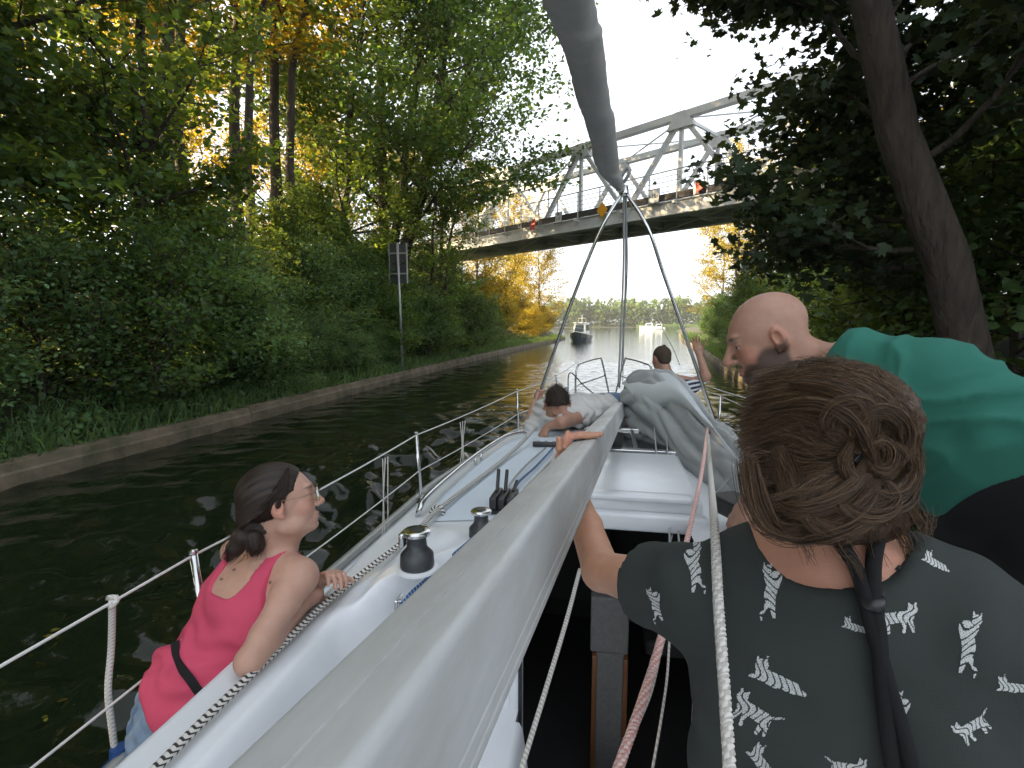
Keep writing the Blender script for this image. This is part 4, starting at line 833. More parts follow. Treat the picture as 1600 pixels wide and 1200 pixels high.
rope('thin_cord', 'thin speckled cord hanging into the companionway right of the pink rope', [at(1046, 1000, 1.06), at(1042, 1060, .98), at(1032, 1130, .9), at(1018, 1210, .84)], .0024, 'rope_white')
rope('thin_cord', 'thin cord beside the pink rope in the companionway', [at(1034, 1010, 1.06), at(1018, 1080, .97), at(990, 1150, .89), at(972, 1205, .83)], .0024, 'rope_white')
rope('shock_cord', 'thin cord looped from the canvas cover across the cabin side', [at(1172, 722, 2.3), at(1135, 752, 2.35), at(1105, 785, 2.35), at(1065, 792, 2.3), at(1052, 830, 2.1), at(1040, 880, 1.9)], .0038, 'rope_grey')
rope('shock_cord', 'second thin cord looped below the canvas cover', [at(1182, 752, 2.3), at(1156, 768, 2.3), at(1128, 778, 2.3), at(1118, 782, 2.3)], .0036, 'rope_white')
rope('pink_loop', 'short pink rope loop at the mast foot', [at(974, 650, 4.05), at(978, 662, 4.0), at(984, 667, 3.98), at(988, 655, 4.0), at(988, 640, 4.1)], .007, 'rope_pink')
rope('halyard_bundle', 'dark rope hanging from the frame head to the mast foot', [ap-[0, 0, .02], at(974, 420, 4.0), at(970, 520, 4.15), at(966, 604, 4.3)], .008, 'rope_grey')
rope('forestay', 'grey wire from the frame head down to the bow', [ap+[.01, 0, 0], at(980, 420, 5.0), at(975, 520, 6.4), at(973, 600, 8.0)], .006, 'rope_grey')
rope('running_line', 'thin grey line beside the dark rope under the frame head', [ap+[.015, 0, 0], at(977, 450, 4.4), at(972, 560, 4.9), at(968, 606, 5.1)], .007, 'rope_grey')
rope('right_shroud', 'thin wire running aft from the right frame leg', [at(1104, 603, 4.1), at(1135, 613, 3.7), at(1165, 622, 3.3)], .004, 'wire', cat='wire')
rope('bow_line', 'thin pale line hanging off the bow in front of the striped shirt', [at(1020, 478, 9.5), at(1036, 515, 8.0), at(1052, 545, 6.8), at(1062, 570, 6.0)], .006, 'rope_white')
# fender and its lanyard on the left lifeline
M['fender'] = mat('blue_fender', (.015, .06, .20), .3, nscale=8, namt=.3)
fx = UP[np.argmin([np.linalg.norm(np.cross(nrm(q-EYE), nrm(ray(175, 962)))) for q in UP])]
rope('fender_lanyard', 'speckled white rope knotted to the lifeline, holding the fender', [fx+[0, 0, .006], at(174, 1010, 1.42), at(169, 1080, 1.42), at(176, 1145, 1.42), at(182, 1190, 1.42)], .0085, 'rope_white')
q = np.linspace(0, 2*np.pi, 20, endpoint=False); MB().tube(fx+np.stack([.012*np.cos(q*2)*.8, .012*np.sin(q*3)*.8, .015*np.sin(q)], 1), .007, 8, closed=True).build('lanyard_knot', M['rope_white'], None, smooth=True, label='white knot on the upper lifeline above the fender', cat='knot')
c = at(188, 1188, 1.42); fd = MB().lathe(c-np.array([0, 0, .55]), [(.02, 0), (.06, .03), (.09, .10), (.092, .40), (.085, .48), (.05, .535), (.025, .555), (.022, .59)], 24).build('fender', M['fender'], None, auto=60, label='blue boat fender hanging at the lower left corner', cat='fender')
MB().lathe(c+np.array([.05, 0, -.02]), [(.018, 0), (.018, .02)], 12).build('fender_eye', M['gel'], fd)
for u, vt, vb, d, lb in ((722, 655, 735, 3.6, 'thin white lanyards hanging from the lifeline, nearer the lying man'), (601, 712, 850, 2.7, 'thin white lanyards hanging from the lifeline, nearer the woman in pink')):
    mb = MB()
    for k in range(3): mb.tube(spline([at(u+k*4-3, vt+(3-k)*1.5, d), at(u+k*3-2+rr.uniform(-3, 3), (vt+vb)/2, d), at(u-4+k*5, vb+k*9, d)], 5), .003, 5)
    mb.build('lanyards', M['rope_white'], None, smooth=True, label=lb, cat='rope')
# ================================================================== PEOPLE: smooth implicit bodies, meshed by surface nets
class Sdf:
    def __init__(s): s.p = []
    def _add(s, fn, lo, hi, k, op): s.p.append((fn, np.asarray(lo, float), np.asarray(hi, float), k, op)); return s
    def ell(s, c, r, R=None, k=.02, op='u'):
        c = np.asarray(c, float); r = np.asarray(r, float); R = np.eye(3) if R is None else np.asarray(R); rm = r.max(); mn = r.min()
        def fn(P):
            q = (P-c) @ R; l = np.sqrt(((q/r)**2).sum(-1)); l2 = np.sqrt(((q/(r*r))**2).sum(-1))+1e-9; return l*(l-1)/l2
        return s._add(fn, c-rm, c+rm, k, op)
    def cone(s, a, b, ra, rb, k=.02, op='u'):
        a = np.asarray(a, float); b = np.asarray(b, float); ab = b-a; l2 = (ab*ab).sum()+1e-12
        def fn(P):
            t = np.clip(((P-a) @ ab)/l2, 0, 1); return np.linalg.norm(P-a-t[..., None]*ab, axis=-1)-(ra+(rb-ra)*t)
        m = max(ra, rb); return s._add(fn, np.minimum(a, b)-m, np.maximum(a, b)+m, k, op)
    def chain(s, pts, rs, k=.015):
        for i in range(len(pts)-1): s.cone(pts[i], pts[i+1], rs[i], rs[i+1], k)
        return s
    def econe(s, a, b, wa, da, wb, db, xd, k=.03, op='u'):
        a = np.asarray(a, float); b = np.asarray(b, float); L = np.linalg.norm(b-a); y = (b-a)/L; x = nrm(np.asarray(xd)-y*np.dot(xd, y)); z = np.cross(x, y)
        def fn(P):
            q = P-a; ty = q @ y; t = np.clip(ty/L, 0, 1); ex = ty-t*L; w = wa+(wb-wa)*t; d = da+(db-da)*t; mn = np.minimum(w, d)
            l = np.sqrt(((q @ x)/w)**2+((q @ z)/d)**2+(ex/mn)**2); return (l-1)*mn
        m = max(wa, da, wb, db); return s._add(fn, np.minimum(a, b)-m, np.maximum(a, b)+m, k, op)
    def grow(s, e):
        n = Sdf()
        for fn, lo, hi, k, op in s.p: n.p.append(((lambda P, fn=fn: fn(P)-e), lo-e, hi+e, k, op))
        return n
    def mesh(s, h, fine=(), clip=None, pad=.03):
        us = [q for q in s.p if q[4] == 'u']; lo = np.min([q[1] for q in us], 0)-pad; hi = np.max([q[2] for q in us], 0)+pad
        ax = []
        for d in range(3):
            c = [lo[d]]
            while c[-1] < hi[d]:
                st = h
                for fl, fh, f in fine:
                    if fl[d]-f <= c[-1] <= fh[d]: st = min(st, f)
                c.append(c[-1]+st)
            ax.append(np.array(c))
        G = np.full([len(a) for a in ax], .5, np.float32)
        for fn, l, u, k, op in s.p:
            m = k+3*h; sl = [slice(max(0, np.searchsorted(ax[d], l[d]-m)-1), np.searchsorted(ax[d], u[d]+m)+1) for d in range(3)]
            P = np.stack(np.meshgrid(*[ax[d][sl[d]] for d in range(3)], indexing='ij'), -1); g = G[tuple(sl)]
            if g.size == 0: continue
            b = fn(P)
            if op == 'u': hh = np.clip(.5+.5*(g-b)/k, 0, 1); G[tuple(sl)] = g*(1-hh)+b*hh-k*hh*(1-hh)
            else: hh = np.clip(.5-.5*(g+b)/k, 0, 1); G[tuple(sl)] = g*(1-hh)-b*hh+k*hh*(1-hh)
        if clip is not None:
            P = np.stack(np.meshgrid(*ax, indexing='ij'), -1); G = np.maximum(G, clip(P))
        return nets(G, ax)
def nets(G, ax):
    I = G < 0; nx, ny, nz = G.shape
    c = [I[a:nx-1+a, b:ny-1+b, d:nz-1+d] for a in (0, 1) for b in (0, 1) for d in (0, 1)]
    sm = sum(q.astype(np.int8) for q in c); act = (sm > 0) & (sm < 8); ii = np.argwhere(act); idx = np.full(act.shape, -1, np.int32); idx[act] = np.arange(len(ii))
    acc = np.zeros((len(ii), 3)); cnt = np.zeros(len(ii))
    cr = [(a, b, d) for a in (0, 1) for b in (0, 1) for d in (0, 1)]
    for p in range(8):
        for d in range(3):
            if cr[p][d]: continue
            q = list(cr[p]); q[d] = 1; ia = ii+cr[p]; ib = ii+q; ga = G[tuple(ia.T)]; gb = G[tuple(ib.T)]; x = (ga < 0) != (gb < 0)
            t = np.where(x, ga/(ga-gb+1e-12), 0)
            pa = np.stack([ax[e][ia[:, e]] for e in range(3)], 1); pb = np.stack([ax[e][ib[:, e]] for e in range(3)], 1)
            acc += np.where(x[:, None], pa+(pb-pa)*t[:, None], 0); cnt += x
    V = acc/cnt[:, None]; Fs = []
    for d in range(3):
        e1, e2 = (d+1) % 3, (d+2) % 3; s0 = [slice(1, -1)]*3; s0[d] = slice(0, G.shape[d]-1); s1 = list(s0); s1[d] = slice(1, G.shape[d])
        a = I[tuple(s0)]; b = I[tuple(s1)]; ed = np.argwhere(a != b); fl = a[tuple(ed.T)]; ed[:, e1] += 1; ed[:, e2] += 1
        def cell(o1, o2): q = ed.copy(); q[:, e1] -= o1; q[:, e2] -= o2; return idx[tuple(q.T)]
        f = np.stack([cell(1, 1), cell(0, 1), cell(0, 0), cell(1, 0)], 1); f[~fl] = f[~fl][:, ::-1]; Fs.append(f)
    Fq = np.concatenate(Fs); return V, Fq[(Fq >= 0).all(1)]
def vnormals(V, Fq):
    n = np.cross(V[Fq[:, 2]]-V[Fq[:, 0]], V[Fq[:, 3]]-V[Fq[:, 1]]); N = np.zeros_like(V)
    for e in range(4): np.add.at(N, Fq[:, e], n)
    return N/(np.linalg.norm(N, axis=1)[:, None]+1e-12)
def relax(V, Fq, it=2, lam=.5):
    for _ in range(it):
        A = np.zeros_like(V); C = np.zeros(len(V))
        for e in range(4):
            for g in ((e+1) % 4, (e+3) % 4): np.add.at(A, Fq[:, e], V[Fq[:, g]]); np.add.at(C, Fq[:, e], 1)
        V = V+lam*(A/np.maximum(C, 1)[:, None]-V)
    return V
def bvh_of(V, Fq): return BVHTree.FromPolygons([tuple(v) for v in V], [tuple(int(i) for i in f) for f in Fq])
def cast(bvh, u, v):
    r = nrm(ray(u, v)); h = bvh.ray_cast(Vector(EYE), Vector(r)); return (np.array(h[0]), np.array(h[1])) if h[0] is not None else None
def ribbon(bvh, pix, wd, th=.003, lift=.002, n=8):
    """a flat band lying on a surface along a path"""
    Q = spline(np.array([(a, b, 0) for a, b in pix], float), n)[:, :2]; P, Nn = [], []
    for a, b in Q:
        h = cast(bvh, a, b)
        if h is None: continue
        nn = h[1] if np.dot(h[1], h[0]-EYE) < 0 else -h[1]; P.append(h[0]+nn*lift); Nn.append(nn)
    P = np.array(P); Nn = np.array(Nn)
    for _ in range(3):
        P[1:-1] = .25*P[:-2]+.5*P[1:-1]+.25*P[2:]; Nn[1:-1] = .25*Nn[:-2]+.5*Nn[1:-1]+.25*Nn[2:]
    T = np.gradient(P, axis=0); W = np.cross(T, Nn); W /= np.linalg.norm(W, axis=1)[:, None]
    return strap(P, W, Nn, wd, th)
def strap(P, W, Nn, wd, th):
    a = P-W*wd/2; b = P+W*wd/2; V = np.stack([a, b, b+Nn*th, a+Nn*th], 1).reshape(-1, 3); m = len(P); f = []
    for i in range(m-1):
        for e in range(4): f.append((i*4+e, i*4+(e+1) % 4, (i+1)*4+(e+1) % 4, (i+1)*4+e))
    return MB().add(V, f+[(3, 2, 1, 0), tuple((m-1)*4+e for e in range(4))])
def head(S_, c, fwd, up, s=1.0, jaw=1.0, nose=1.0, neck=None, neck_r=(.052, .058), ears=True, fat=1.0):
    """adds a head to an Sdf; returns its frame. local axes: x right, y face, z up"""
    y = nrm(fwd); z = nrm(np.asarray(up)-y*np.dot(up, y)); x = np.cross(y, z); R = np.stack([x, y, z], 1); c = np.asarray(c, float)
    L = lambda *p: c+R @ (np.array(p)*s)
    E = lambda p, r, k=.02, op='u', Q=None: S_.ell(L(*p), np.array(r)*s, R if Q is None else R @ Q, k*s, op)
    E((0, -.018, .035), (.076, .097, .083)); E((0, .012, .010), (.070, .082, .075)); E((0, .025, -.045), (.057*fat, .064, .070))
    E((0, .052, -.088), (.036*jaw, .032, .024)); E((0, .070, -.098), (.018*jaw, .017, .015), .015)
    for q in (-1, 1):
        E((q*.034*fat, .057, -.032), (.026, .026, .028), .018); E((q*.044*jaw, .012, -.075), (.018, .038, .022), .022)
    S_.cone(L(-.036, .083, .024), L(.036, .083, .024), .0105*s, .0105*s, .015*s)
    for q in (-1, 1):
        E((q*.033, .100, .004), (.019, .020, .013), .014, 's'); E((q*.033, .0748, .0082), (.0150, .0128, .0085), .004); E((q*.033, .0740, -.0075), (.0145, .0120, .0065), .004)
    S_.cone(L(0, .090, .012), L(0, .110*1+.004*(nose-1)*10, -.028), .0075*s, .0115*s*nose, .010*s)
    E((0, .112+.012*(nose-1), -.032), (.0115*nose, .0105*nose, .0095*nose), .008)
    for q in (-1, 1): E((q*.0125, .099, -.036), (.0085, .0095, .0075), .007)
    E((0, .086, -.064), (.026, .012, .006), .008); E((0, .084, -.075), (.022, .0125, .0068), .008); E((0, .101, -.0690), (.024, .010, .0022), .004, 's')
    if ears:
        for q in (-1, 1):
            Q = np.array(Matrix.Rotation(math.radians(-14*q), 3, 'Z')) @ np.array(Matrix.Rotation(math.radians(-12), 3, 'X'))
            E((q*.079, -.012, -.008), (.010, .019, .031), .008, 'u', Q); E((q*.086, -.006, -.004), (.008, .010, .017), .005, 's', Q); E((q*.078, -.004, -.036), (.007, .009, .010), .006)
    if neck is not None:
        S_.cone(L(0, -.030, -.03), neck, neck_r[0]*s, neck_r[1]*s, .03); S_.cone(L(0, .015, -.085), np.asarray(neck)+R @ np.array([0, .035, 0]), .035*s, .04*s, .03)
    return c, R, s
def hand(S_, wrist, d, palm, side, curl=(.3, .4, .3), spread=.10, s=1.0, thumb=(.75, .35), k=.005):
    """side +1: thumb toward +x of (x = d x palm). d: along the hand; palm: direction the palm faces"""
    d = nrm(d); n = nrm(np.asarray(palm)-d*np.dot(palm, d)); x = np.cross(d, n)*side; w = np.asarray(wrist, float)
    S_.econe(w-d*.01*s, w+d*.045*s, .027*s, .019*s, .037*s, .016*s, x, .012); S_.econe(w+d*.045*s, w+d*.082*s, .037*s, .016*s, .039*s, .0125*s, x, .012)
    for i, (o, L) in enumerate(((.029, .070), (.010, .080), (-.010, .075), (-.028, .058))):
        p = w+(d*.085+x*o)*s; a = 0.0; dd = nrm(d+x*spread*(o/.03)); rad = (.0088 if i < 3 else .0076)*s
        for q, (seg, cu) in enumerate(zip((.45, .32, .26), curl)):
            a += cu; v = dd*math.cos(a)+n*math.sin(a); e = p+v*L*seg*s; S_.cone(p, e, rad*(1-.07*q), rad*(.93-.07*q), k); p = e
    p = w+(d*.018+x*.024)*s; a1, a2 = thumb; v = nrm(d*math.cos(a1)+x*math.sin(a1)*.9+n*.25)
    q1 = p+v*.042*s; S_.cone(p, q1, .0145*s, .0108*s, .012); v2 = nrm(v*math.cos(a2)+d*math.sin(a2)*.6+n*math.sin(a2)*.6); q2 = q1+v2*.030*s; S_.cone(q1, q2, .0105*s, .0095*s, k); S_.cone(q2, q2+nrm(v2+n*.25)*.022*s, .0095*s, .0075*s, k)
def strands(paths, r, rg, jit=.0, name='strands'):
    """paths (n, m, 3) -> thin three sided hairs, one mesh"""
    P = np.asarray(paths); n, m, _ = P.shape; T = np.gradient(P, axis=1); T /= np.linalg.norm(T, axis=2, keepdims=True)+1e-9
    A = np.cross(T, rg.normal(0, 1, (n, 1, 3))); A /= np.linalg.norm(A, axis=2, keepdims=True)+1e-9; B = np.cross(T, A); tp = np.interp(np.linspace(0, 1, m), [0, .15, .75, 1], [.6, 1, 1, .25])[None, :, None]*r*rg.uniform(.6, 1.3, (n, 1, 1))
    V = np.stack([P+(A*math.cos(a)+B*math.sin(a))*tp for a in (0, 2.094, 4.189)], 2).reshape(-1, 3)
    i = np.arange(n)[:, None, None]*m*3; j = np.arange(m-1)[None, :, None]*3; e = np.arange(3)[None, None]; f = (e+1) % 3
    Fq = np.stack(np.broadcast_arrays(i+j+e, i+j+f, i+j+3+f, i+j+3+e), -1).reshape(-1, 4); c = np.repeat(rg.uniform(0, 1, (n, 1)), 3, 1); return V, Fq, np.repeat(c, m*3, 0)
def skin_mat(name, base, dark):
    return mat(name, base, .42, nscale=22, namt=.75, dark=dark, bump=.22, bscale=420, sss=.12, attr=True, spec=.45, rough_n=.2)
def hair_mat(name, c1, c2, rough=.52):
    m = bpy.data.materials.new(name); m.use_nodes = True; t = m.node_tree; N = t.nodes; L = t.links; p = N['Principled BSDF']; p.inputs['Roughness'].default_value = rough; p.inputs['Specular IOR Level'].default_value = .35
    a = N.new('ShaderNodeAttribute'); a.attribute_name = 'Col'; x = N.new('ShaderNodeMix'); x.data_type = 'RGBA'; L.new(a.outputs['Fac'], x.inputs[0]); x.inputs[6].default_value = (*c1, 1); x.inputs[7].default_value = (*c2, 1); L.new(x.outputs[2], p.inputs['Base Color']); return m
def cloth_mat(name, base, dark, sc=6, amt=.4):
    return mat(name, base, .92, nscale=sc, namt=amt, dark=dark, bump=.25, bscale=700, sheen=.0, spec=.2)
def person(name, loc, label): return empty(name, loc, label, 'person')
def smesh(o_name, V, Fq, mt, parent, col=None, k=2):
    return obj(o_name, mesh_np(o_name, V, Fq, col=col), mt, parent)
def tint(V, base, masks):
    C = np.tile(np.asarray(base, float), (len(V), 1))
    for mk, c, a in masks: w_ = (np.clip(mk, 0, 1)*a)[:, None]; C = C*(1-w_)+np.asarray(c)*w_
    return C
def local(V, fr): return (V-fr[0]) @ fr[1]/fr[2]
def blob(L_, c, r): return 1-sst(.7, 1.15, np.sqrt((((L_-np.array(c))/np.array(r))**2).sum(1)))
def face_tint(L_, skin, lip=(.42, .14, .12), brow=(.05, .03, .02), browa=.8, blush=.35):
    ms = [(blob(L_, (q*.045, .06, -.03), (.03, .04, .03)), (skin[0]*1.05, skin[1]*.72, skin[2]*.66), blush) for q in (-1, 1)]
    ms += [(blob(L_, (0, .112, -.03), (.016, .016, .016)), (skin[0]*1.05, skin[1]*.7, skin[2]*.62), .4)]
    ms += [(blob(L_, (q*.08, -.012, -.01), (.02, .03, .04)), (skin[0]*1.05, skin[1]*.66, skin[2]*.58), .45) for q in (-1, 1)]
    ms += [(blob(L_, (0, .094, -.064), (.024, .02, .006)), lip, .8), (blob(L_, (0, .094, -.075), (.021, .02, .007)), lip, .8)]
    ms += [(blob(L_, (q*.034, .088, .026+0), (.024, .03, .0055)), brow, browa) for q in (-1, 1)]
    return ms
M['eye_white'] = mat('eye_white', (.70, .68, .66), .25); M['iris'] = mat('eye_iris', (.05, .035, .02), .15)
def eyes(fr, parent):
    c, R, s = fr
    for q in (-1, 1):
        p = c+R @ (np.array([q*.033, .0730, .002])*s); e = MB().lathe(p, [(.0005*s, -.0110*s)]+[(.0110*s*math.cos(a), .0110*s*math.sin(a)) for a in np.linspace(-1.4, 1.4, 9)]+[(.0005*s, .0110*s)], 14, axis=R[:, 1]).build('eye', M['eye_white'], parent, smooth=True)
        MB().lathe(p, [(.0056*s, .0106*s), (.0050*s, .0116*s), (.0005*s, .0122*s)], 12, axis=R[:, 1]).build('iris', M['iris'], e, smooth=True)
# ------------------------------------------------------------------ woman in the pink top
SK = (.50, .30, .225)
M['skin_a'] = skin_mat('skin_fair', SK, (.85, .78, .75)); M['pink'] = cloth_mat('pink_jersey', (.55, .075, .135), (.43, .05, .10)); M['denim'] = cloth_mat('denim', (.16, .24, .36), (.09, .14, .23), 40, .8)
M['hair_dark'] = hair_mat('dark_brown_hair', (.012, .008, .006), (.04, .024, .016)); M['black_cloth'] = cloth_mat('black_cloth', (.014, .014, .015), (.02, .02, .02)); M['frame_gold'] = mat('spectacle_frame', (.30, .20, .12), .3, .7)
A = Sdf(); hc = at(441, 783, 1.56); hf = camdir(.92, .16, .40); hu = camdir(-.36, .93, .04)
nb = at(424, 868, 1.585); shR = at(466, 902, 1.52); shL = at(366, 862, 1.745); xd = nrm(shR-shL)
ub = at(408, 895, 1.60); ch = at(384, 945, 1.58); wa = at(345, 1020, 1.545); pe = at(312, 1085, 1.51); pe2 = at(300, 1125, 1.49)
elR = at_z(390, 1032, 1.392); haR = at_z(478, 938, 1.40); elL = at_z(420, 985, 1.40)+np.array([-.05, .2, 0]); haL = at_z(494, 928, 1.405)
fa = head(A, hc, hf, hu, .97, neck=nb, neck_r=(.046, .050), nose=.95, jaw=1.0)
T = Sdf(); T.econe(ub, ch, .152, .078, .160, .100, xd, .04).econe(ch, wa, .160, .100, .136, .094, xd, .04).econe(wa, pe, .128, .092, .172, .128, xd, .05).econe(pe, pe2, .172, .128, .165, .125, xd, .05)
T.cone(nb, shR, .038, .052, .03).cone(nb, shL, .034, .036, .03)
A.p += T.p
for sh, el, ha, sd_ in ((shR, elR, haR, -1), (shL, elL, haL, 1)):
    A.cone(sh, sh+(el-sh)*.30, .049 if sd_ < 0 else .034, .042 if sd_ < 0 else .036, .035).cone(sh+(el-sh)*.30, sh+(el-sh)*.72, .043, .037, .02).cone(sh+(el-sh)*.72, el, .037, .029, .015).ell(el+np.array([0, -.010, .0]), (.024, .024, .024), None, .012).cone(el, el+(ha-el)*.3, .037, .037, .015).cone(el+(ha-el)*.3, ha, .037, .024, .015)
dh = nrm(haR-elR)
hand(A, haR, nrm(dh+np.array([-.25, .1, .12])), (-.5, .2, -.75), -1, (.5, .7, .5), .02, .92); hand(A, haL+np.array([-.01, .04, .02]), camdir(.5, .45, -.35), camdir(.4, -.5, -.6), 1, (.55, .7, .5), .02, .92)
V, Fq = A.mesh(.0085, [(hc-.135, hc+.135, .0036), (haR-.05, haR+.15, .0042)])
la = local(V, fa); ms = [m_ for m_ in face_tint(la, SK) if True]
rgm = np.random.default_rng(3)
for (u, v) in ((346, 905), (366, 890), (422, 910), (355, 880)):
    w_ = np.linalg.norm(np.cross(V-EYE, nrm(ray(u, v))), axis=1); ms.append(((w_ < .0042)*1.0*(np.linalg.norm(V-hc, axis=1) > .14), (.09, .045, .03), .9))
pa = person('person', (pe[0], pe[1], 1.05), 'woman in a pink tank top with a ponytail leaning on the left coaming')
Vs = V.copy(); smesh('body', Vs, Fq, M['skin_a'], pa, tint(V, SK, ms)); eyes(fa, pa)
# tank top: shell of the torso with a scooped back and straps
xdn = xd; sp_ = nrm(ub-wa); sp_ = nrm(sp_-xdn*np.dot(sp_, xdn)); bkn = np.cross(xdn, sp_)
if np.dot(bkn, EYE-ch) < 0: bkn = -bkn
def clipA(P):
    q = P-ub; x = q @ xdn; s_ = q @ sp_; b = q @ bkn
    neckl = s_-(-.082+.27*(np.abs(x+.002)/.098)**5-.05*(b < 0)); arm = np.where(x > 0, x-(.158-.036*sst(-.105, -.02, s_)), -x-.175); hem = (P-at(290, 1072, 1.5)) @ (-CR*.65-CU*.75)
    return np.maximum(np.maximum(neckl, np.where(s_ > -.14, arm, -1)), hem)*.8
T2 = T.grow(.0085); T2.cone(shR, shR+(elR-shR)*.30, .0555, .0485, .035).cone(shL, shL+(elL-shL)*.30, .0405, .0425, .035)
V2, F2 = T2.mesh(.0072, clip=clipA)
N2 = vnormals(V2, F2); q = (V2-wa) @ sp_; x = (V2-wa) @ xdn; env = np.exp(-((q+.02)/.11)**2)
V2 = V2+N2*(.015*sst(.02, -.07, q))[:, None]
V2 = V2+N2*((.0062*np.sin(q*95+14*x+2*np.sin(x*30))+.0045*np.sin(q*60-25*x+1))*env+.0024*np.sin(q*40+x*33))[:, None]
smesh('tank_top', V2, F2, M['pink'], pa); bv = bvh_of(V2, F2)
ribbon(bv, [(297, 952), (282, 975), (274, 1005), (281, 1035), (299, 1065), (322, 1090), (352, 1108)], .021, .004).build('waist_strap', M['black_cloth'], pa)
# black bra edge seen at the right armhole
SH = Sdf(); SH.econe(wa+(pe-wa)*.72, pe, .169, .125, .1815, .1375, xd, .02).econe(pe, pe2+(pe2-pe)*.45, .1815, .1375, .186, .142, xd, .03); th_ = at_z(352, 1160, 1.12); SH.cone(pe2, th_, .10, .085, .05).cone(pe2+xd*-.09, pe2+np.array([.06, .35, -.05]), .10, .08, .04).cone(pe2+xd*.08, pe2+np.array([.18, .36, -.05]), .10, .08, .04)
V3, F3 = SH.mesh(.011); N3 = vnormals(V3, F3); V3 = V3+N3*(.003*np.sin(V3[:, 2]*120+V3[:, 0]*40)+.002*np.sin(V3[:, 1]*150))[:, None]
smesh('denim_shorts', V3, F3, M['denim'], pa)
sh_c = at(272, 1142, 1.44); SHO = Sdf(); SHO.econe(sh_c+np.array([.0, -.02, 0]), sh_c+np.array([.10, .16, -.02]), .045, .040, .05, .045, (0, 0, 1), .03); V4, F4 = SHO.mesh(.01); smesh('shoe', V4, F4, M['rubber'], pa)
LG = Sdf(); LG.chain([pe2+np.array([.06, .35, -.05]), pe2+np.array([.02, .55, -.02]), pe2+np.array([0, .25, -.09]), sh_c+np.array([.08, .13, 0])], [.078, .055, .05, .035]); V5, F5 = LG.mesh(.012); smesh('leg', V5, F5, M['skin_a'], pa, tint(V5, SK, []))
# hair: cap swept back to a low ponytail
c, R, s = fa; Lh = lambda *p: c+R @ (np.array(p)*s)
H = Sdf(); H.ell(Lh(0, -.022, .036), np.array([.086, .106, .092])*s, R, .02).ell(Lh(0, -.075, -.03), np.array([.058, .045, .055])*s, R, .04)
tie = at(392, 826, 1.53); H.cone(Lh(0, -.09, -.04), tie, .045, .026, .03)
def clipH(P):
    q = ((P-c) @ R)/s; hl = q[..., 1]-(.060+.30*(q[..., 2]-.06)-.25*np.maximum(np.abs(q[..., 0])-.03, 0)-2.0*np.maximum(.03-q[..., 2], 0)*(np.abs(q[..., 0]) > .03))
    ear = .034-np.sqrt((q[..., 1]+.008)**2+(q[..., 2]+.012)**2)
    return np.maximum(hl*.6, np.where(np.abs(q[..., 0]) > .05, ear, -1))*s*.7
VH, FH = H.mesh(.0042, clip=clipH); q = ((VH-c) @ R)/s; NH = vnormals(VH, FH)
ang = np.arctan2(q[:, 0], q[:, 2]+.03); VH = VH+NH*(.0008*np.sin(ang*46+q[:, 1]*20)+.0005*np.sin(ang*90+3*np.sin(q[:, 1]*40)))[:, None]
hr_ = smesh('hair', VH, FH, M['hair_dark'], pa, np.tile(.35+.3*np.sin(ang*31)[:, None], (1, 3)))
rg = np.random.default_rng(9); n = 3600; P = []
for i in range(n):
    sd_ = rg.choice([-1, 1]); z0 = rg.uniform(-.02, .115); x0 = sd_*(.088*math.sqrt(max(0.02, 1-((z0-.036)/.094)**2))); y0 = .050+.30*(z0-.06)-.012-1.6*max(0, .03-z0)
    a = np.array([x0, y0, z0]); tt = np.linspace(0, 1, 11)[:, None]; tl = R.T @ (tie-c)/s; e = tl+rg.normal(0, .008, 3)
    Q = a*(1-tt)+e*tt; ctr = np.array([0, -.022, .036]); rad = np.array([.0885, .108, .094])
    dd = (Q-ctr)/rad; l = np.linalg.norm(dd, axis=1, keepdims=True); Qs = ctr+dd/np.maximum(l, 1e-3)*rad*(1+rg.uniform(-.01, .02)); w_ = np.clip((1-tt)*2.2, 0, 1); Q = Qs*w_+Q*(1-w_)
    P.append(c+(Q+rg.normal(0, .0008, Q.shape))*s @ R.T)
pt = [tie, at(380, 838, 1.515), at(368, 856, 1.51), at(357, 875, 1.52)]; pt2 = [tie, at(396, 840, 1.51), at(400, 852, 1.505), at(394, 866, 1.51)]
PT = Sdf(); PT.chain([tie]+[np.asarray(q) for q in pt[1:]], [.020, .030, .024, .008], .012).chain([tie]+pt2[1:], [.020, .026, .022, .008], .012); VP, FP = PT.mesh(.005); smesh('ponytail', VP, FP, M['hair_dark'], hr_, np.tile(rg.uniform(0, .6, (len(VP), 1)), (1, 3)))
for i in range(500):
    b_ = pt if i % 2 else pt2; off = rg.normal(0, .011, 3); sp2 = spline(b_, 4); tt = np.linspace(0, 1, len(sp2))[:, None]; Q = sp2+off*np.sin(tt*2.6)*1.3+rg.normal(0, .001, sp2.shape)
    P.append(np.stack([np.interp(np.linspace(0, 1, 11), tt[:, 0], Q[:, e]) for e in range(3)], 1))
VS, FS, CS = strands(np.array(P), .0005, rg); obj('hair_strands', mesh_np('hair_strands', VS, FS, col=CS), M['hair_dark'], hr_)
MB().lathe(tie, [(.021, -.006), (.025, 0), (.021, .006)], 16, axis=nrm(pt[1]-tie)).build('hair_tie', M['black_cloth'], hr_, smooth=True)
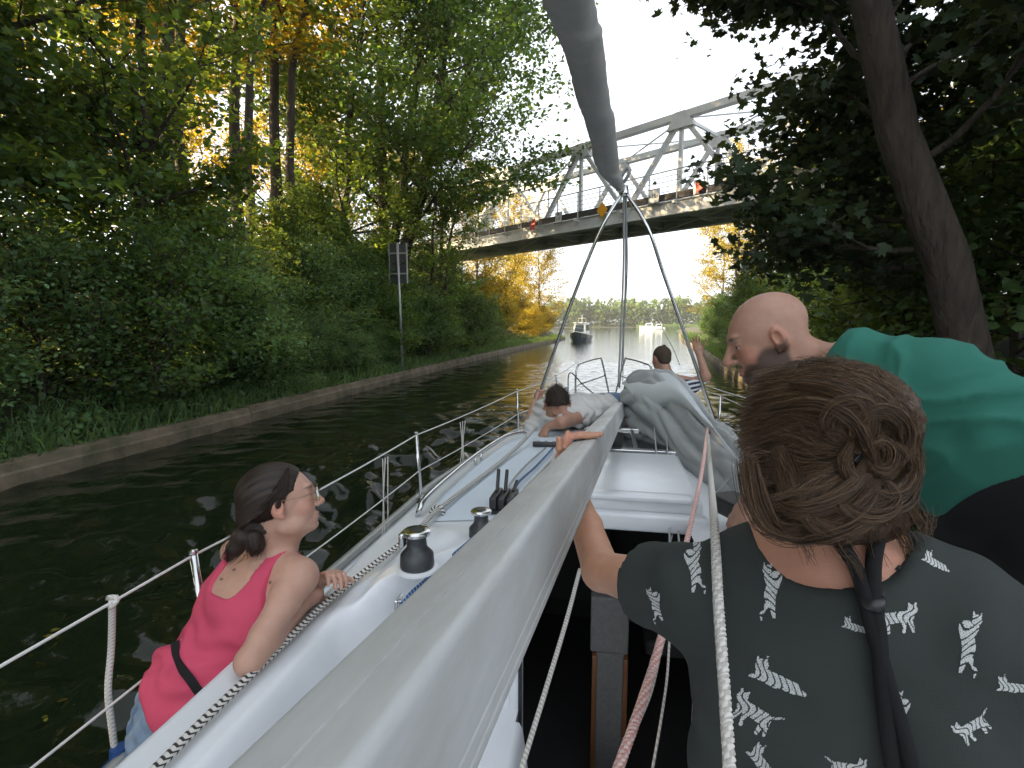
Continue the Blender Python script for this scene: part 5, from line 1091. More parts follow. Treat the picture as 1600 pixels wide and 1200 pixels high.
# glasses
M['lens'] = m = bpy.data.materials.new('spectacle_lens'); m.use_nodes = True; m.node_tree.nodes['Principled BSDF'].inputs['Transmission Weight'].default_value = 1; m.node_tree.nodes['Principled BSDF'].inputs['Roughness'].default_value = .02; m.node_tree.nodes['Principled BSDF'].inputs['IOR'].default_value = 1.05
gl = empty('spectacles', Lh(0, .11, 0), 'thin round framed spectacles on the woman in the pink top', 'spectacles')
aa = np.linspace(0, 2*np.pi, 24, endpoint=False)
for q in (-1, 1):
    lp = [Lh(q*.034+.024*math.cos(a), .108-.012*abs(math.cos(a))*(1 if math.cos(a)*q > 0 else 0), .000+.021*math.sin(a)) for a in aa]; MB().tube(lp, .0012, 6, closed=True).build('rim', M['frame_gold'], gl, smooth=True)
    MB().add(lp, [tuple(range(24))]).build('lens', M['lens'], gl); MB().tube([Lh(q*.058, .097, .008), Lh(q*.079, .06, .006), Lh(q*.085, -.005, .012), Lh(q*.084, -.025, -.01)], .0011, 6).build('temple', M['frame_gold'], gl, smooth=True)
MB().tube(spline([Lh(-.011, .111, .004), Lh(0, .117, .008), Lh(.011, .111, .004)], 4), .0012, 6).build('bridge', M['frame_gold'], gl, smooth=True)
# ------------------------------------------------------------------ woman in the dark printed shirt, close to the camera
SKB = (.50, .27, .175)
M['skin_b'] = skin_mat('skin_tanned', SKB, (.85, .76, .72)); M['tee'] = cloth_mat('charcoal_jersey', (.045, .052, .049), (.032, .037, .035), 8, .5); M['print'] = mat('white_print', (.62, .64, .64), .85, nscale=300, namt=.5, dark=(.30, .31, .31))
M['hair_brown'] = hair_mat('brown_hair', (.020, .012, .008), (.17, .105, .06), .46)
B = Sdf(); hc = at(1268, 708, .69); hf = camdir(-.30, -.20, .93); hu = camdir(-.10, .97, .22)
nb = at(1312, 890, .665); shL = at(1092, 934, .775); shR = at(1508, 965, .60); xd = nrm(shR-shL)
up_ = at(1300, 905, .675); ch = at(1303, 1010, .68); wa = at(1305, 1260, .70); pe = at(1310, 1480, .74)
fb = head(B, hc, hf, hu, .95, neck=nb, neck_r=(.047, .054))
T = Sdf(); T.econe(up_, ch, .155, .070, .168, .092, xd, .05).econe(ch, wa, .168, .095, .140, .095, xd, .05).econe(wa, pe, .140, .095, .178, .125, xd, .05); T.cone(nb, shL, .036, .050, .035).cone(nb, shR, .036, .050, .035); T.cone(nb, up_, .050, .060, .04)
B.p += T.p
lm = 1.5
for _ in range(20):                                       # where on the mast the hand lies
    q = mast_pt(-WM*.5, 0, lm)-EYE; v_ = 600-F*np.dot(q, CU)/np.dot(q, CF); lm *= 1+(v_-684)/1500
hm = mast_pt(-WM*.85, .012, lm); wr = mast_pt(-WM-.030, -.045, lm-.06); el = at(940, 892, 1.02)
el2 = at(1585, 1330, .66)
for sh, e_, w_ in ((shL, el, wr), (shR, el2, at(1500, 1500, .9))):
    B.cone(sh, sh+(e_-sh)*.4, .052, .044, .035).cone(sh+(e_-sh)*.4, e_, .044, .037, .02).cone(e_, e_+(w_-e_)*.3, .038, .036, .015).cone(e_+(w_-e_)*.3, w_, .036, .023, .015)
# left hand: palm against the side of the mast, fingers over its top
d_ = nrm(hm-wr); rgt = ax_; pb = wr; kn = mast_pt(-WM-.012, .012, lm-.004)
B.econe(pb, pb+(kn-pb)*.6, .026, .020, .036, .017, DM, .012).econe(pb+(kn-pb)*.6, kn, .036, .017, .036, .013, DM, .012)
for o, Lg in ((-.030, .062), (-.010, .076), (.010, .072), (.029, .056)):
    p0_ = kn+DM*o; p1_ = mast_pt(-WM*.70, .0155, lm+o*.9); p2_ = mast_pt(-WM*.70+Lg*.55, .0105, lm+o*.85); p3_ = mast_pt(-WM*.70+Lg*.92, .0085, lm+o*.8)
    p0_ = mast_pt(-WM-.008, .014, lm+o); B.cone(kn+DM*o*.8, p0_, .0105, .0105, .008).cone(p0_, p1_, .0105, .0095, .005).cone(p1_, p2_, .0092, .0086, .004).cone(p2_, p3_, .0086, .0076, .004)
tb_ = pb+(kn-pb)*.35-DM*.030; B.cone(tb_, tb_-DM*.028+ax_*-.005+az_*.018, .014, .011, .01).cone(tb_-DM*.028+ax_*-.005+az_*.018, tb_-DM*.034+ax_*.0+az_*.048, .0105, .009, .005)
V, Fq = B.mesh(.0085, [(kn-.09, kn+.10, .0036)])
pb_ = person('person', (pe[0], pe[1], .5), 'woman with pinned up brown hair in a dark printed shirt, back to the camera')
lb_ = local(V, fb); nk = blob(V, nb, (.12, .12, .07)); kk = blob(V, kn, (.06, .06, .06))
smesh('body', V, Fq, M['skin_b'], pb_, tint(V, SKB, face_tint(lb_, SKB)+[(nk, (.56, .27, .20), .5), (kk, (.56, .25, .19), .5)])); eyes(fb, pb_)
# shirt
W = T.grow(.0); W = Sdf(); W.econe(up_, ch, .163, .078, .180, .104, xd, .05).econe(ch, wa, .180, .108, .168, .115, xd, .05).econe(wa, pe, .168, .115, .2, .145, xd, .05); W.cone(nb, shL, .046, .060, .04).cone(nb, shR, .046, .060, .04)
slL = shL+(el-shL)*.42; slR = shR+(el2-shR)*.42; W.cone(shL, slL, .064, .066, .03).cone(shR, slR, .066, .072, .03)
spn = nrm(up_-wa); spn = nrm(spn-xd*np.dot(spn, xd))
def clipB(P):
    q = P-nb; x = q @ xd; s_ = q @ spn; nk_ = s_-(.000+.05*(np.abs(x-.002)/.09)**3)
    a = (P-slL) @ nrm(slL-shL); b = (P-slR) @ nrm(slR-shR); c_ = np.maximum(np.where(np.abs(x) < .115, nk_, -1), np.where(x < 0, a, b)); return c_*.85
V2, F2 = W.mesh(.0075, clip=clipB); N2 = vnormals(V2, F2)
q = (V2-up_) @ spn; x = (V2-up_) @ xd
fold = .004*np.sin(q*42+30*x+1.5*np.sin(x*25))*np.exp(-((np.abs(x)-.15)/.07)**2)+.003*np.sin(x*48-q*20)*np.exp(-((q+.25)/.16)**2)+.0022*np.sin(q*26-x*22+2)+.0035*np.sin(60*(x-q*.6))*np.exp(-((x-.16)/.05)**2-((q+.05)/.1)**2)
V2 = V2+N2*(.004+1.6*fold+.004*np.abs(np.sin(38*(q+.5*x)+2*np.sin(16*x)))*np.exp(-((np.abs(x)-.13)/.06)**2-((q+.12)/.09)**2))[:, None]; smesh('printed_shirt', V2, F2, M['tee'], pb_); bvS = bvh_of(V2, F2)
# neck seam
ribbon(bvS, [(1196, 866), (1230, 884), (1270, 897), (1315, 903), (1365, 900), (1408, 888)], .006, .0018, .0008).build('neck_seam', M['tee'], pb_)
# white big cats printed on the cloth
def cat_mask(kind):
    def cap(X, Y, a, b, r0, r1):
        ax, ay = a; bx, by = b; dx, dy = bx-ax, by-ay; t = np.clip(((X-ax)*dx+(Y-ay)*dy)/(dx*dx+dy*dy+1e-9), 0, 1); return np.hypot(X-ax-t*dx, Y-ay-t*dy) < r0+(r1-r0)*t
    K = {'stand': [((.1, .45), (-.05, -.1), .22, .19), ((-.05, -.1), (.0, -.45), .2, .14), ((-.18, .72), (-.18, .72), .15, .15), ((-.28, .84), (-.3, .92), .04, .02), ((-.08, .86), (-.06, .94), .04, .02), ((-.2, .5), (-.1, .3), .08, .1), ((.05, -.5), (.12, -.82), .09, .05), ((-.12, -.45), (-.18, -.62), .09, .05), ((-.15, -.6), (-.32, -.72), .045, .04), ((-.32, -.72), (-.28, -.92), .04, .03)],
         'lie': [((-.5, .05), (.55, -.28), .2, .17), ((-.52, .3), (-.52, .3), .2, .2), ((-.66, .48), (-.68, .56), .05, .03), ((-.4, .5), (-.37, .57), .05, .03), ((-.55, -.05), (-.85, -.02), .08, .05), ((.55, -.3), (.85, -.42), .13, .06), ((-.3, -.15), (-.05, -.28), .08, .06)],
         'walk': [((-.4, .1), (.4, .15), .2, .2), ((.55, .38), (.55, .38), .18, .18), ((.45, .53), (.43, .6), .05, .03), ((.66, .54), (.68, .6), .05, .03), ((.4, .1), (.55, -.4), .1, .06), ((.25, .05), (.2, -.4), .09, .06), ((-.4, .05), (-.35, -.4), .11, .06), ((-.5, .1), (-.6, -.35), .09, .05), ((-.5, .2), (-.9, .4), .05, .03)]}[kind]
    def f(X, Y):
        m_ = np.zeros(X.shape, bool)
        for a, b, r0, r1 in K: m_ |= cap(X, Y, a, b, r0, r1)
        st = np.sin(26*(Y*.9+X*.35)+4*np.sin(7*X+3*Y)) if kind == 'stand' else np.sin(26*(X*.95-Y*.25)+4*np.sin(7*Y+3*X))
        return m_ & ~(st > .74) & ~((np.sin(61*X+17*Y)*np.sin(53*Y-11*X)) > .80)
    return f
def cat_print(u, v, su, rot, kind, flip=1):
    n = 84; g = np.linspace(-1, 1, n+1); gc = (g[:-1]+g[1:])/2; Xc, Yc = np.meshgrid(gc, gc, indexing='ij'); mk = cat_mask(kind)(Xc*flip, Yc); idm = {}; vs_ = []; fs = []
    ca, sa_ = math.cos(rot), math.sin(rot)
    def vert(i, j):
        if (i, j) in idm: return idm[(i, j)]
        a, b = g[i]*su, g[j]*su; h = cast(bvS, u+a*ca-b*sa_, v-(a*sa_+b*ca))
        if h is None: idm[(i, j)] = None; return None
        nn = h[1] if np.dot(h[1], h[0]-EYE) < 0 else -h[1]; idm[(i, j)] = len(vs_); vs_.append(h[0]+nn*.0011); return idm[(i, j)]
    for i, j in np.argwhere(mk):
        q = [vert(i, j), vert(i+1, j), vert(i+1, j+1), vert(i, j+1)]
        if None not in q and np.ptp(np.array([vs_[e] for e in q]) @ CF) < .02: fs.append(tuple(q))
    if fs: MB().add(np.array(vs_), fs).build('shirt_print', M['print'], pb_)
for a in ((1206, 925, 48, -.05, 'stand', 1), (1085, 888, 44, .1, 'stand', -1), (1026, 945, 30, .25, 'stand', 1), (1216, 1058, 52, -.12, 'lie', 1), (1176, 1118, 50, -.5, 'walk', -1), (1402, 970, 44, .06, 'walk', 1), (1338, 978, 26, .0, 'lie', 1), (1512, 1006, 54, -.12, 'stand', -1), (1405, 1118, 42, -.2, 'stand', 1), (1196, 1192, 40, -.6, 'lie', 1), (1322, 1204, 40, -.2, 'walk', 1), (1520, 1138, 38, .6, 'walk', -1), (1462, 878, 26, -.2, 'lie', 1), (1585, 1070, 34, .2, 'lie', 1)): cat_print(*a)
# black neck strap: two bands joining between the shoulder blades
bvb = bvh_of(np.concatenate([V, V2]), np.concatenate([Fq, F2+len(V)]))
stp = empty('neck_strap', tuple(at(1362, 950, .56)), 'black cord strap hanging from the neck down the back of the printed shirt', 'strap')
def free_strap(pts, wd):
    P = spline([at(*q) for q in pts], 8); T = np.gradient(P, axis=0); Nn = np.tile(nrm(EYE-P.mean(0)), (len(P), 1)); W_ = np.cross(T, Nn); W_ /= np.linalg.norm(W_, axis=1)[:, None]; return MB().tube(P, wd/2, 10)
def surf_d(u, v, lift):
    h = cast(bvb, u, v); return .62 if h is None else float(np.dot(h[0]-EYE, CF))-lift
for nm, px in (('strap_cord', [(1222, 752), (1258, 792), (1300, 834), (1332, 878), (1352, 930), (1362, 975), (1385, 1060), (1412, 1150), (1432, 1230)]), ('strap_cord', [(1392, 772), (1378, 820), (1366, 870), (1364, 920), (1368, 960), (1372, 985), (1378, 1060), (1388, 1150), (1400, 1230)])):
    free_strap([(u, v, surf_d(u, v, .012)) for u, v in px], .0165).build(nm, M['black_cloth'], stp, smooth=True)
q = surf_d(1362, 940, .012); MB().tube([at(1362, 934, q), at(1365, 950, q)], .0125, 12).build('strap_clip', M['plastic'], stp, smooth=True)
# hair: cap, twisted bun at the right, loops and loose strands
c, R, s = fb; Lh = lambda *p: c+R @ (np.array(p)*s)
H = Sdf(); H.ell(Lh(0, -.022, .036), np.array([.090, .112, .096])*s, R, .02).ell(Lh(.0, -.065, -.055), np.array([.066, .055, .058])*s, R, .04).ell(Lh(0, -.03, -.015), np.array([.084, .06, .06])*s, R, .03)
b1 = at(1362, 715, .60); b2 = at(1366, 655, .615); b3 = at(1345, 778, .585); b4 = at(1290, 800, .585)
H.ell(b1, (.036, .034, .042), None, .02).ell(b2, (.036, .034, .030), None, .025).ell(b3, (.040, .034, .034), None, .02).ell(b4, (.052, .034, .036), None, .03).ell(at(1335, 640, .60), (.05, .04, .04), None, .04)
def clipHB(P):
    q = ((P-c) @ R)/s; return np.where(np.abs(q[..., 0]) > .03, (q[..., 1]-(.045+.35*(q[..., 2]-.05)))*s*.6, (q[..., 1]-.075)*s)
VH, FH = H.mesh(.006, clip=clipHB); NH = vnormals(VH, FH); q = ((VH-c) @ R)/s; tl = R.T @ (b1-c)/s
ang = np.arctan2(q[:, 0]-tl[0], q[:, 2]-tl[2]); VH = VH+NH*(.0018*np.sin(ang*52+q[:, 1]*25)+.0012*np.sin(ang*97+4*np.sin(q[:, 1]*30)))[:, None]
hb = smesh('hair', VH, FH, M['hair_brown'], pb_, np.tile((.25+.2*np.sin(ang*40))[:, None], (1, 3)))
bvH = bvh_of(VH, FH); rg = np.random.default_rng(19); P = []
def lay(pix, jit, n, lift=(.0005, .005), m=16, fly=.0):
    """locks of hair laid over the hair mass along picture paths"""
    base = np.array(pix, float)
    for i in range(n):
        off = rg.normal(0, jit, 2); tw = rg.normal(0, jit*.35, base.shape); Q = spline(np.column_stack([base+off+tw, np.zeros(len(base))]), 6)[:, :2]; Q = Q[np.linspace(0, len(Q)-1, m).astype(int)]
        li = rg.uniform(*lift); out = []; dd = None
        for a, b in Q:
            h = cast(bvH, a, b)
            if h is not None: dd = float(np.dot(h[0]-EYE, CF)); out.append(h[0]+(EYE-h[0])/np.linalg.norm(EYE-h[0])*li)
            elif dd is not None: out.append(at(a, b, dd+.004))
            else: out.append(None)
        f_ = next((o for o in out if o is not None), None)
        if f_ is None: continue
        for k_ in range(len(out)):
            if out[k_] is None: 
                j_ = next(j for j in range(k_, len(out)) if out[j] is not None); out[k_] = at(Q[k_][0], Q[k_][1], float(np.dot(out[j_]-EYE, CF)))
        o = np.array(out); 
        for _ in range(2): o[1:-1] = .25*o[:-2]+.5*o[1:-1]+.25*o[2:]
        P.append(o+rg.normal(0, .0004, o.shape))
for k_ in range(70):                                         # everything flows to the bun
    a0 = math.radians(60+270*k_/69); e = np.array([1280+120*math.cos(a0), 712+128*math.sin(a0)]); g_ = np.array([1378, 715]); mid = (e+g_)/2; sw = np.array([-(g_-e)[1], (g_-e)[0]])*rg.uniform(-.18, .18); lay([e, e*.72+g_*.28+sw*.6, mid+sw, e*.25+g_*.75+sw*.5, g_+rg.normal(0, 14, 2)], 6, 20)
for k_ in range(26):                                         # swept from the brow over the crown to the bun
    f_ = k_/25; lay([(1160+30*f_*f_, 700-113*f_), (1176+66*f_, 690-112*f_), (1240+60*f_, 655-78*f_), (1310+20*f_, 640-45*f_), (1345+20*f_, 645-20*f_), (1372+10*f_, 668)], 6, 80)
for k_ in range(16):                                         # back of the head, falling to the nape then up
    f_ = k_/15; lay([(1163+60*f_, 722-20*f_), (1172+76*f_, 780-20*f_), (1200+70*f_, 830-15*f_), (1260+50*f_, 835-20*f_), (1320+20*f_, 800-10*f_), (1362, 752)], 7, 70)
def lock(pix, rad, n, lift=.010):
    base = spline(np.array([(a, b, 0) for a, b in pix], float), 5)[:, :2]; C = []; dd = .62
    for a, b in base:
        h = cast(bvH, a, b); dd = float(np.dot(h[0]-EYE, CF)) if h is not None else dd; C.append(at(a, b, dd-lift))
    C = np.array(C)
    for _ in range(4): C[1:-1] = .25*C[:-2]+.5*C[1:-1]+.25*C[2:]
    tt = np.linspace(0, 1, 16); C = np.stack([np.interp(tt, np.linspace(0, 1, len(C)), C[:, e]) for e in range(3)], 1); T = np.gradient(C, axis=0); T /= np.linalg.norm(T, axis=1)[:, None]; N1 = np.cross(T, CF); N1 /= np.linalg.norm(N1, axis=1)[:, None]; N2 = np.cross(T, N1); env = np.sin(np.pi*np.clip(tt*.92+.06, 0, 1))**.5
    for i in range(n):
        a = rg.uniform(0, 6.28); r_ = rad*math.sqrt(rg.uniform(.15, 1)); tw = a+tt*rg.uniform(1.2, 2.4); P.append(C+((np.cos(tw)*r_*env)[:, None]*N1+(np.sin(tw)*r_*env)[:, None]*N2)+rg.normal(0, .0003, C.shape))
def ring(cx, cy, rx, ry, a0, a1): return [(cx+rx*math.cos(math.radians(a)), cy+ry*math.sin(math.radians(a))) for a in np.linspace(a0, a1, 8)]
for pix, rad, n in ((ring(1375, 690, 42, 48, -170, 60), .011, 190), (ring(1385, 735, 36, 42, -80, 130), .011, 190), (ring(1372, 712, 20, 24, -160, 170), .009, 150), (ring(1350, 775, 46, 30, -40, 190), .011, 190), (ring(1310, 800, 52, 28, 10, 200), .010, 170), (ring(1336, 660, 44, 34, 160, 330), .010, 170), ([(1235, 600), (1290, 605), (1335, 622), (1362, 655), (1358, 700)], .010, 170), ([(1200, 640), (1260, 628), (1320, 645), (1352, 680), (1372, 735)], .010, 170), ([(1180, 810), (1240, 838), (1300, 830), (1345, 800), (1372, 760)], .012, 190), ([(1170, 760), (1230, 800), (1290, 790), (1335, 760), (1350, 720)], .010, 170), ([(1330, 690), (1318, 720), (1335, 748), (1362, 742)], .008, 120), ([(1405, 690), (1425, 730), (1420, 780), (1395, 800)], .009, 140)): lock(pix, rad, n)
for k_ in range(10): lay([(1255+k_*7, 572+k_*1.5), (1330+k_*4, 578+k_*3.2), (1385+k_*2, 612+k_*2.5), (1412-k_, 665), (1418-k_*3, 720)], 5, 46, (.001, .006))
for cx, cy, rx, ry in ((1388, 712, 34, 44), (1396, 668, 34, 26), (1362, 782, 40, 28), (1300, 800, 52, 26), (1330, 645, 40, 26)):
    for k_ in range(9):                                      # coils
        a0 = rg.uniform(0, 6.28); aa = a0+np.linspace(0, 4.2, 7); rr_ = rg.uniform(.45, 1.05); lay([(cx+rx*rr_*math.cos(a), cy+ry*rr_*math.sin(a)) for a in aa], 2.2, 26)
for pix, j_, n_ in (([(1372, 790), (1400, 820), (1420, 850), (1432, 890)], 6, 40), ([(1390, 760), (1425, 790), (1446, 830), (1452, 800)], 6, 40), ([(1300, 820), (1310, 850), (1330, 870), (1345, 900)], 8, 18), ([(1400, 640), (1425, 690), (1434, 740), (1415, 790)], 5, 60), ([(1180, 790), (1178, 830), (1182, 850)], 4, 10), ([(1250, 830), (1262, 862), (1270, 880)], 9, 16), ([(1360, 830), (1368, 870), (1380, 895)], 8, 20), ([(1375, 700), (1392, 690), (1405, 705), (1400, 735), (1380, 745)], 4, 40)):
    lay(pix, j_, n_, (.001, .010))
for i in range(420):                                         # flyaways
    a0 = rg.uniform(-2.9, .6); e = np.array([1290+145*math.cos(a0), 705+140*math.sin(a0)]); t_ = a0+1.4*rg.choice([-1, 1]); d2 = np.array([math.cos(t_), math.sin(t_)])*rg.uniform(12, 34); lay([e-d2*.8, e, e+d2+np.array([math.cos(a0), math.sin(a0)])*rg.uniform(2, 9)], 3, 1, (.001, .006), 16)
VS, FS, CS = strands(np.array(P), .00034, rg); obj('hair_strands', mesh_np('hair_strands', VS, FS, col=CS), M['hair_brown'], hb)
for u, v, a in ((1296, 632, .3), (1352, 656, 1.2), (1345, 712, .8)):
    h = cast(bvH, u, v); dv_ = CR*math.cos(a)+CU*math.sin(a); p_ = h[0]+(EYE-h[0])*.008; MB().bar(p_-dv_*.010, p_+dv_*.010, .006, .003, up=CF, bev=.001).build('hair_clip', M['plastic'] if u < 1350 else M['steel'], hb)
# ------------------------------------------------------------------ bald man in the green shirt
SKC = (.40, .232, .168)
M['skin_c'] = skin_mat('skin_ruddy', SKC, (.84, .74, .70)); M['green'] = cloth_mat('teal_green_jersey', (.032, .155, .118), (.024, .12, .092), 7, .4)
C_ = Sdf(); hc = at(1197, 528, 1.44); hf = camdir(-.93, -.36, .2); hu = camdir(-.12, .97, .10)
nb = at(1266, 578, 1.44); s1 = at(1330, 612, 1.38); s2 = at(1425, 648, 1.28); s3 = at(1530, 708, 1.18); s4 = at(1660, 800, 1.08)
xd = nrm(camdir(-.12, -.30, .92))                       # his right side lies away from the camera
shF = s1+xd*.155+np.array([-.03, 0, -.02]); shN = s1-xd*.15+np.array([-.04, .0, -.06])
fc_ = head(C_, hc, hf, hu, 1.03, jaw=1.2, nose=1.1, neck=nb, neck_r=(.062, .068), fat=1.1)
T = Sdf(); T.econe(s1, s2, .185, .105, .180, .112, xd, .05).econe(s2, s3, .180, .112, .172, .118, xd, .05).econe(s3, s4, .172, .118, .18, .13, xd, .05); T.cone(nb, s1, .062, .09, .05).cone(nb+(s1-nb)*.3, shF, .05, .068, .05).cone(nb+(s1-nb)*.3, shN, .05, .07, .05)
T_man = T; C_.p += T.p; wrN = at(1172, 784, 1.52); elN = at(1240, 735, 1.42); elF = at(1290, 705, 1.72); wrF = at(1228, 775, 1.80)
for sh, e_, w_ in ((shN, elN, wrN), (shF, elF, wrF)):
    C_.cone(sh, e_, .062, .046, .03).cone(e_, e_+(w_-e_)*.35, .047, .046, .02).cone(e_+(w_-e_)*.35, w_, .046, .031, .02)
hand(C_, wrF, camdir(-.6, -.7, .3), camdir(.1, -1, .2), -1, (.35, .5, .4), .04, 1.02)
hd = nrm(at(1138, 826, 1.56)-wrN); hand(C_, wrN, hd, camdir(.1, -1, .2), 1, (.35, .6, .5), .04, 1.02)
shv = None
V, Fq = C_.mesh(.010, [(hc-.14, hc+.14, .0038), (wrN-.03-np.array([.12, .1, .1]), wrN+.05, .0045)])
lc = local(V, fc_); beard = np.maximum.reduce([blob(lc, (0, .06, -.09), (.055, .045, .03)), blob(lc, (-.054, .022, -.058), (.034, .040, .042)), blob(lc, (.054, .022, -.058), (.034, .040, .042)), .85*blob(lc, (-.04, .055, -.07), (.03, .035, .028)), .85*blob(lc, (.04, .055, -.07), (.03, .035, .028)), .8*blob(lc, (0, .1, -.052), (.028, .03, .008))])
bl = lc[:, 2]-(-.022-.46*(lc[:, 1]+.005)); bm_ = sst(.008, -.008, bl)*sst(-.035, -.015, lc[:, 1])*(np.linalg.norm(lc, axis=1) < .16)*sst(-.125, -.105, lc[:, 2]); lips_ = blob(lc, (0, .095, -.069), (.024, .03, .012)); beard = np.maximum(beard, bm_)*(1-lips_)
pc = person('person', (s4[0], s4[1], 1.0), 'bald bearded man in a green shirt bending forward on the right'); 
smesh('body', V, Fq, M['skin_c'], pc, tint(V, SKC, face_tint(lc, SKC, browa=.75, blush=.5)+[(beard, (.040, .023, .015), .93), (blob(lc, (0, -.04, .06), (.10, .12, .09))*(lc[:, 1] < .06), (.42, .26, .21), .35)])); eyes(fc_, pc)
W = T.grow(.016); W.cone(shN, shN+(elN-shN)*.5, .082, .084, .03).cone(shF, shF+(elF-shF)*.5, .082, .084, .03)
axs = nrm(s3-s1); hemp = at(1524, 700, 1.18)
upn = np.cross(xd, nrm(s4-s3)); upn = upn if upn[2] > 0 else -upn
def clipC(P):
    q = P-nb; a = .030-(q @ nrm(s1-nb)); h = (P-s3) @ nrm(s4-s3)-.19-1.15*((P-s3) @ upn)
    b = np.where(np.linalg.norm(P-s1, axis=-1) < .40, (P-shN-(elN-shN)*.5) @ nrm(elN-shN), -1.); b2 = np.where(np.linalg.norm(P-s1, axis=-1) < .40, (P-shF-(elF-shF)*.5) @ nrm(elF-shF), -1.)
    return np.maximum(np.maximum(a, h), np.maximum(np.where((P-s1) @ xd < -.1, b, -1), np.where((P-s1) @ xd > .1, b2, -1)))*.85
V2, F2 = W.mesh(.0085, clip=clipC); N2 = vnormals(V2, F2); al = (V2-s1) @ axs; xx = (V2-s1) @ xd; zz = V2[:, 2]-s1[2]
w1 = np.sin(26*xx+30*al+2.2*np.sin(11*al)+1.0*np.sin(19*xx)); f1 = np.sign(w1)*np.abs(w1)**.8*.007*np.exp(-((al-.16)/.15)**2)
w2 = np.sin(46*(xx*.9-zz*.5)+9*al+2*np.sin(14*al)); f2 = .0055*w2*np.exp(-((al-.32)/.14)**2); f3 = .006*np.sin(34*al+16*xx+8*zz)*np.exp(-((al-.06)/.10)**2)+.003*np.sin(60*al-30*xx)*sst(.1, .3, al)
rdg = lambda a: (1-np.abs(np.sin(a)))**2
q1 = zz*.85+al*.5+.10*xx; q2 = al*.8-zz*.75+.2*xx
f4 = .013*rdg(50*q1+1.8*np.sin(13*al)+1.2*np.sin(24*q2))*sst(.0, .10, al)*(1-.5*sst(.3, .45, al))+.009*rdg(46*q2+1.4*np.sin(20*q1))*np.exp(-((al-.30)/.10)**2)+.010*rdg(40*(al+.5*zz)+1.2*np.sin(15*zz))*np.exp(-((al-.04)/.07)**2)
hd_e = -((V2-s3) @ nrm(s4-s3)-.19-1.15*((V2-s3) @ upn)); V2 = V2+N2*((.6*(f1+f2+f3)+f4)*sst(.0, .09, hd_e))[:, None]; smesh('green_shirt', relax(V2, F2, 1, .3), F2, M['green'], pc)
PT = T_man.grow(.008); PT.econe(s3, s4+(s4-s3)*.1, .177, .123, .19, .145, xd, .03); kn1 = at(1560, 1130, 1.02); kn2 = s4+np.array([.02, .45, -.42]); hipN = s4-xd*.10; hipF = s4+xd*.10
PT.cone(hipN, kn1, .125, .075, .06).cone(kn1, kn1+np.array([.05, -.1, -.45]), .072, .05, .03).cone(hipF, kn2, .12, .075, .06).cone(kn2, kn2+np.array([0, 0, -.45]), .07, .05, .03)
V3, F3 = PT.mesh(.012, clip=lambda P: -((P-s3) @ nrm(s4-s3)-.19-1.15*((P-s3) @ upn))-.2); N3 = vnormals(V3, F3); V3 = V3+N3*(.002*np.sin(V3[:, 2]*60+V3[:, 1]*30))[:, None]; smesh('black_trousers', V3, F3, M['black_cloth'], pc)
# winch under his hand
p_ = at(1150, 838, 1.60); MB().lathe(p_-np.array([0, 0, .10]), [(.06, 0), (.058, .06), (.04, .075), (.04, .09), (.045, .1)], 24).build('winch', M['drum'], boat, auto=50); MB().bar(p_+np.array([-.02, 0, .012]), p_+np.array([.10, -.08, .02]), .03, .022, bev=.008).build('winch_handle', M['plastic'], boat)
c = at(1152, 792, 1.95); MB().box(c, (.06, .09, .035), np.array(Matrix.Rotation(.5, 3, 'Z')), .012).build('instrument_pod', M['plastic'], boat)

# ------------------------------------------------------------------ man lying on the cabin roof
M['white_tee'] = cloth_mat('off_white_cotton', (.55, .54, .52), (.44, .43, .42)); M['hair_black'] = mat('short_dark_hair', (.022, .015, .011), .7, nscale=120, namt=.7, dark=(.05, .032, .022), bump=.9, bscale=330, stretch=(1, 1, 1))
D = Sdf(); hc = at(871, 632, 3.80); zr = 1.47
hf = camdir(.10, -.75, -.55); hu = camdir(.02, .60, -.75)
c0 = at(873, 668, 3.92); c0[2] = zr+.115; hip = c0+np.array([.36, .42, -.01]); sdv = nrm(np.cross(hip-c0, (0, 0, 1))); 
fd_ = head(D, hc, hf, hu, 1.0, neck=c0+np.array([0, -.02, .05]), neck_r=(.055, .06))
shA = at(907, 650, 3.86); shB = at(834, 668, 3.98)
T = Sdf(); T.econe(c0+np.array([-.04, -.02, 0]), c0+(hip-c0)*.45, .20, .105, .18, .105, sdv, .05).econe(c0+(hip-c0)*.45, hip, .18, .105, .165, .10, sdv, .05).cone(c0, shA, .08, .07, .05).cone(c0, shB, .08, .075, .05); D.p += T.p
elA = at(878, 660, 3.62); wA = at(856, 672, 3.68); wA[2] = zr+.05; elB = at(826, 668, 4.05); gp = fl+(ap-fl)*.012; wB = gp+np.array([-.035, -.045, -.07])
D.cone(shA, elA, .052, .043, .03).cone(elA, wA, .043, .028, .02).cone(shB, elB, .05, .042, .03).cone(elB, wB, .042, .027, .02)
hand(D, wA, camdir(-.6, -.75, .1), (0, 0.3, -1), 1, (.3, .4, .3), .05, 1.0); ld_ = nrm(ap-fl)
D.econe(wB, gp+np.array([-.022, -.018, 0]), .026, .02, .034, .018, ld_, .01)
for o in (-.03, -.01, .01, .03):
    g_ = gp+ld_*o; D.cone(g_+np.array([-.03, -.012, 0]), g_+np.array([-.012, -.030, 0]), .010, .0095, .006).cone(g_+np.array([-.012, -.030, 0]), g_+np.array([.022, -.024, 0]), .0095, .009, .005).cone(g_+np.array([.022, -.024, 0]), g_+np.array([.028, .004, 0]), .009, .008, .005)
V, Fq = D.mesh(.012, [(hc-.12, hc+.12, .006), (gp-.08, gp+.08, .005)]); pd = person('person', tuple(c0-np.array([0, 0, .11])), 'dark haired man in a white shirt lying face down on the cabin roof')
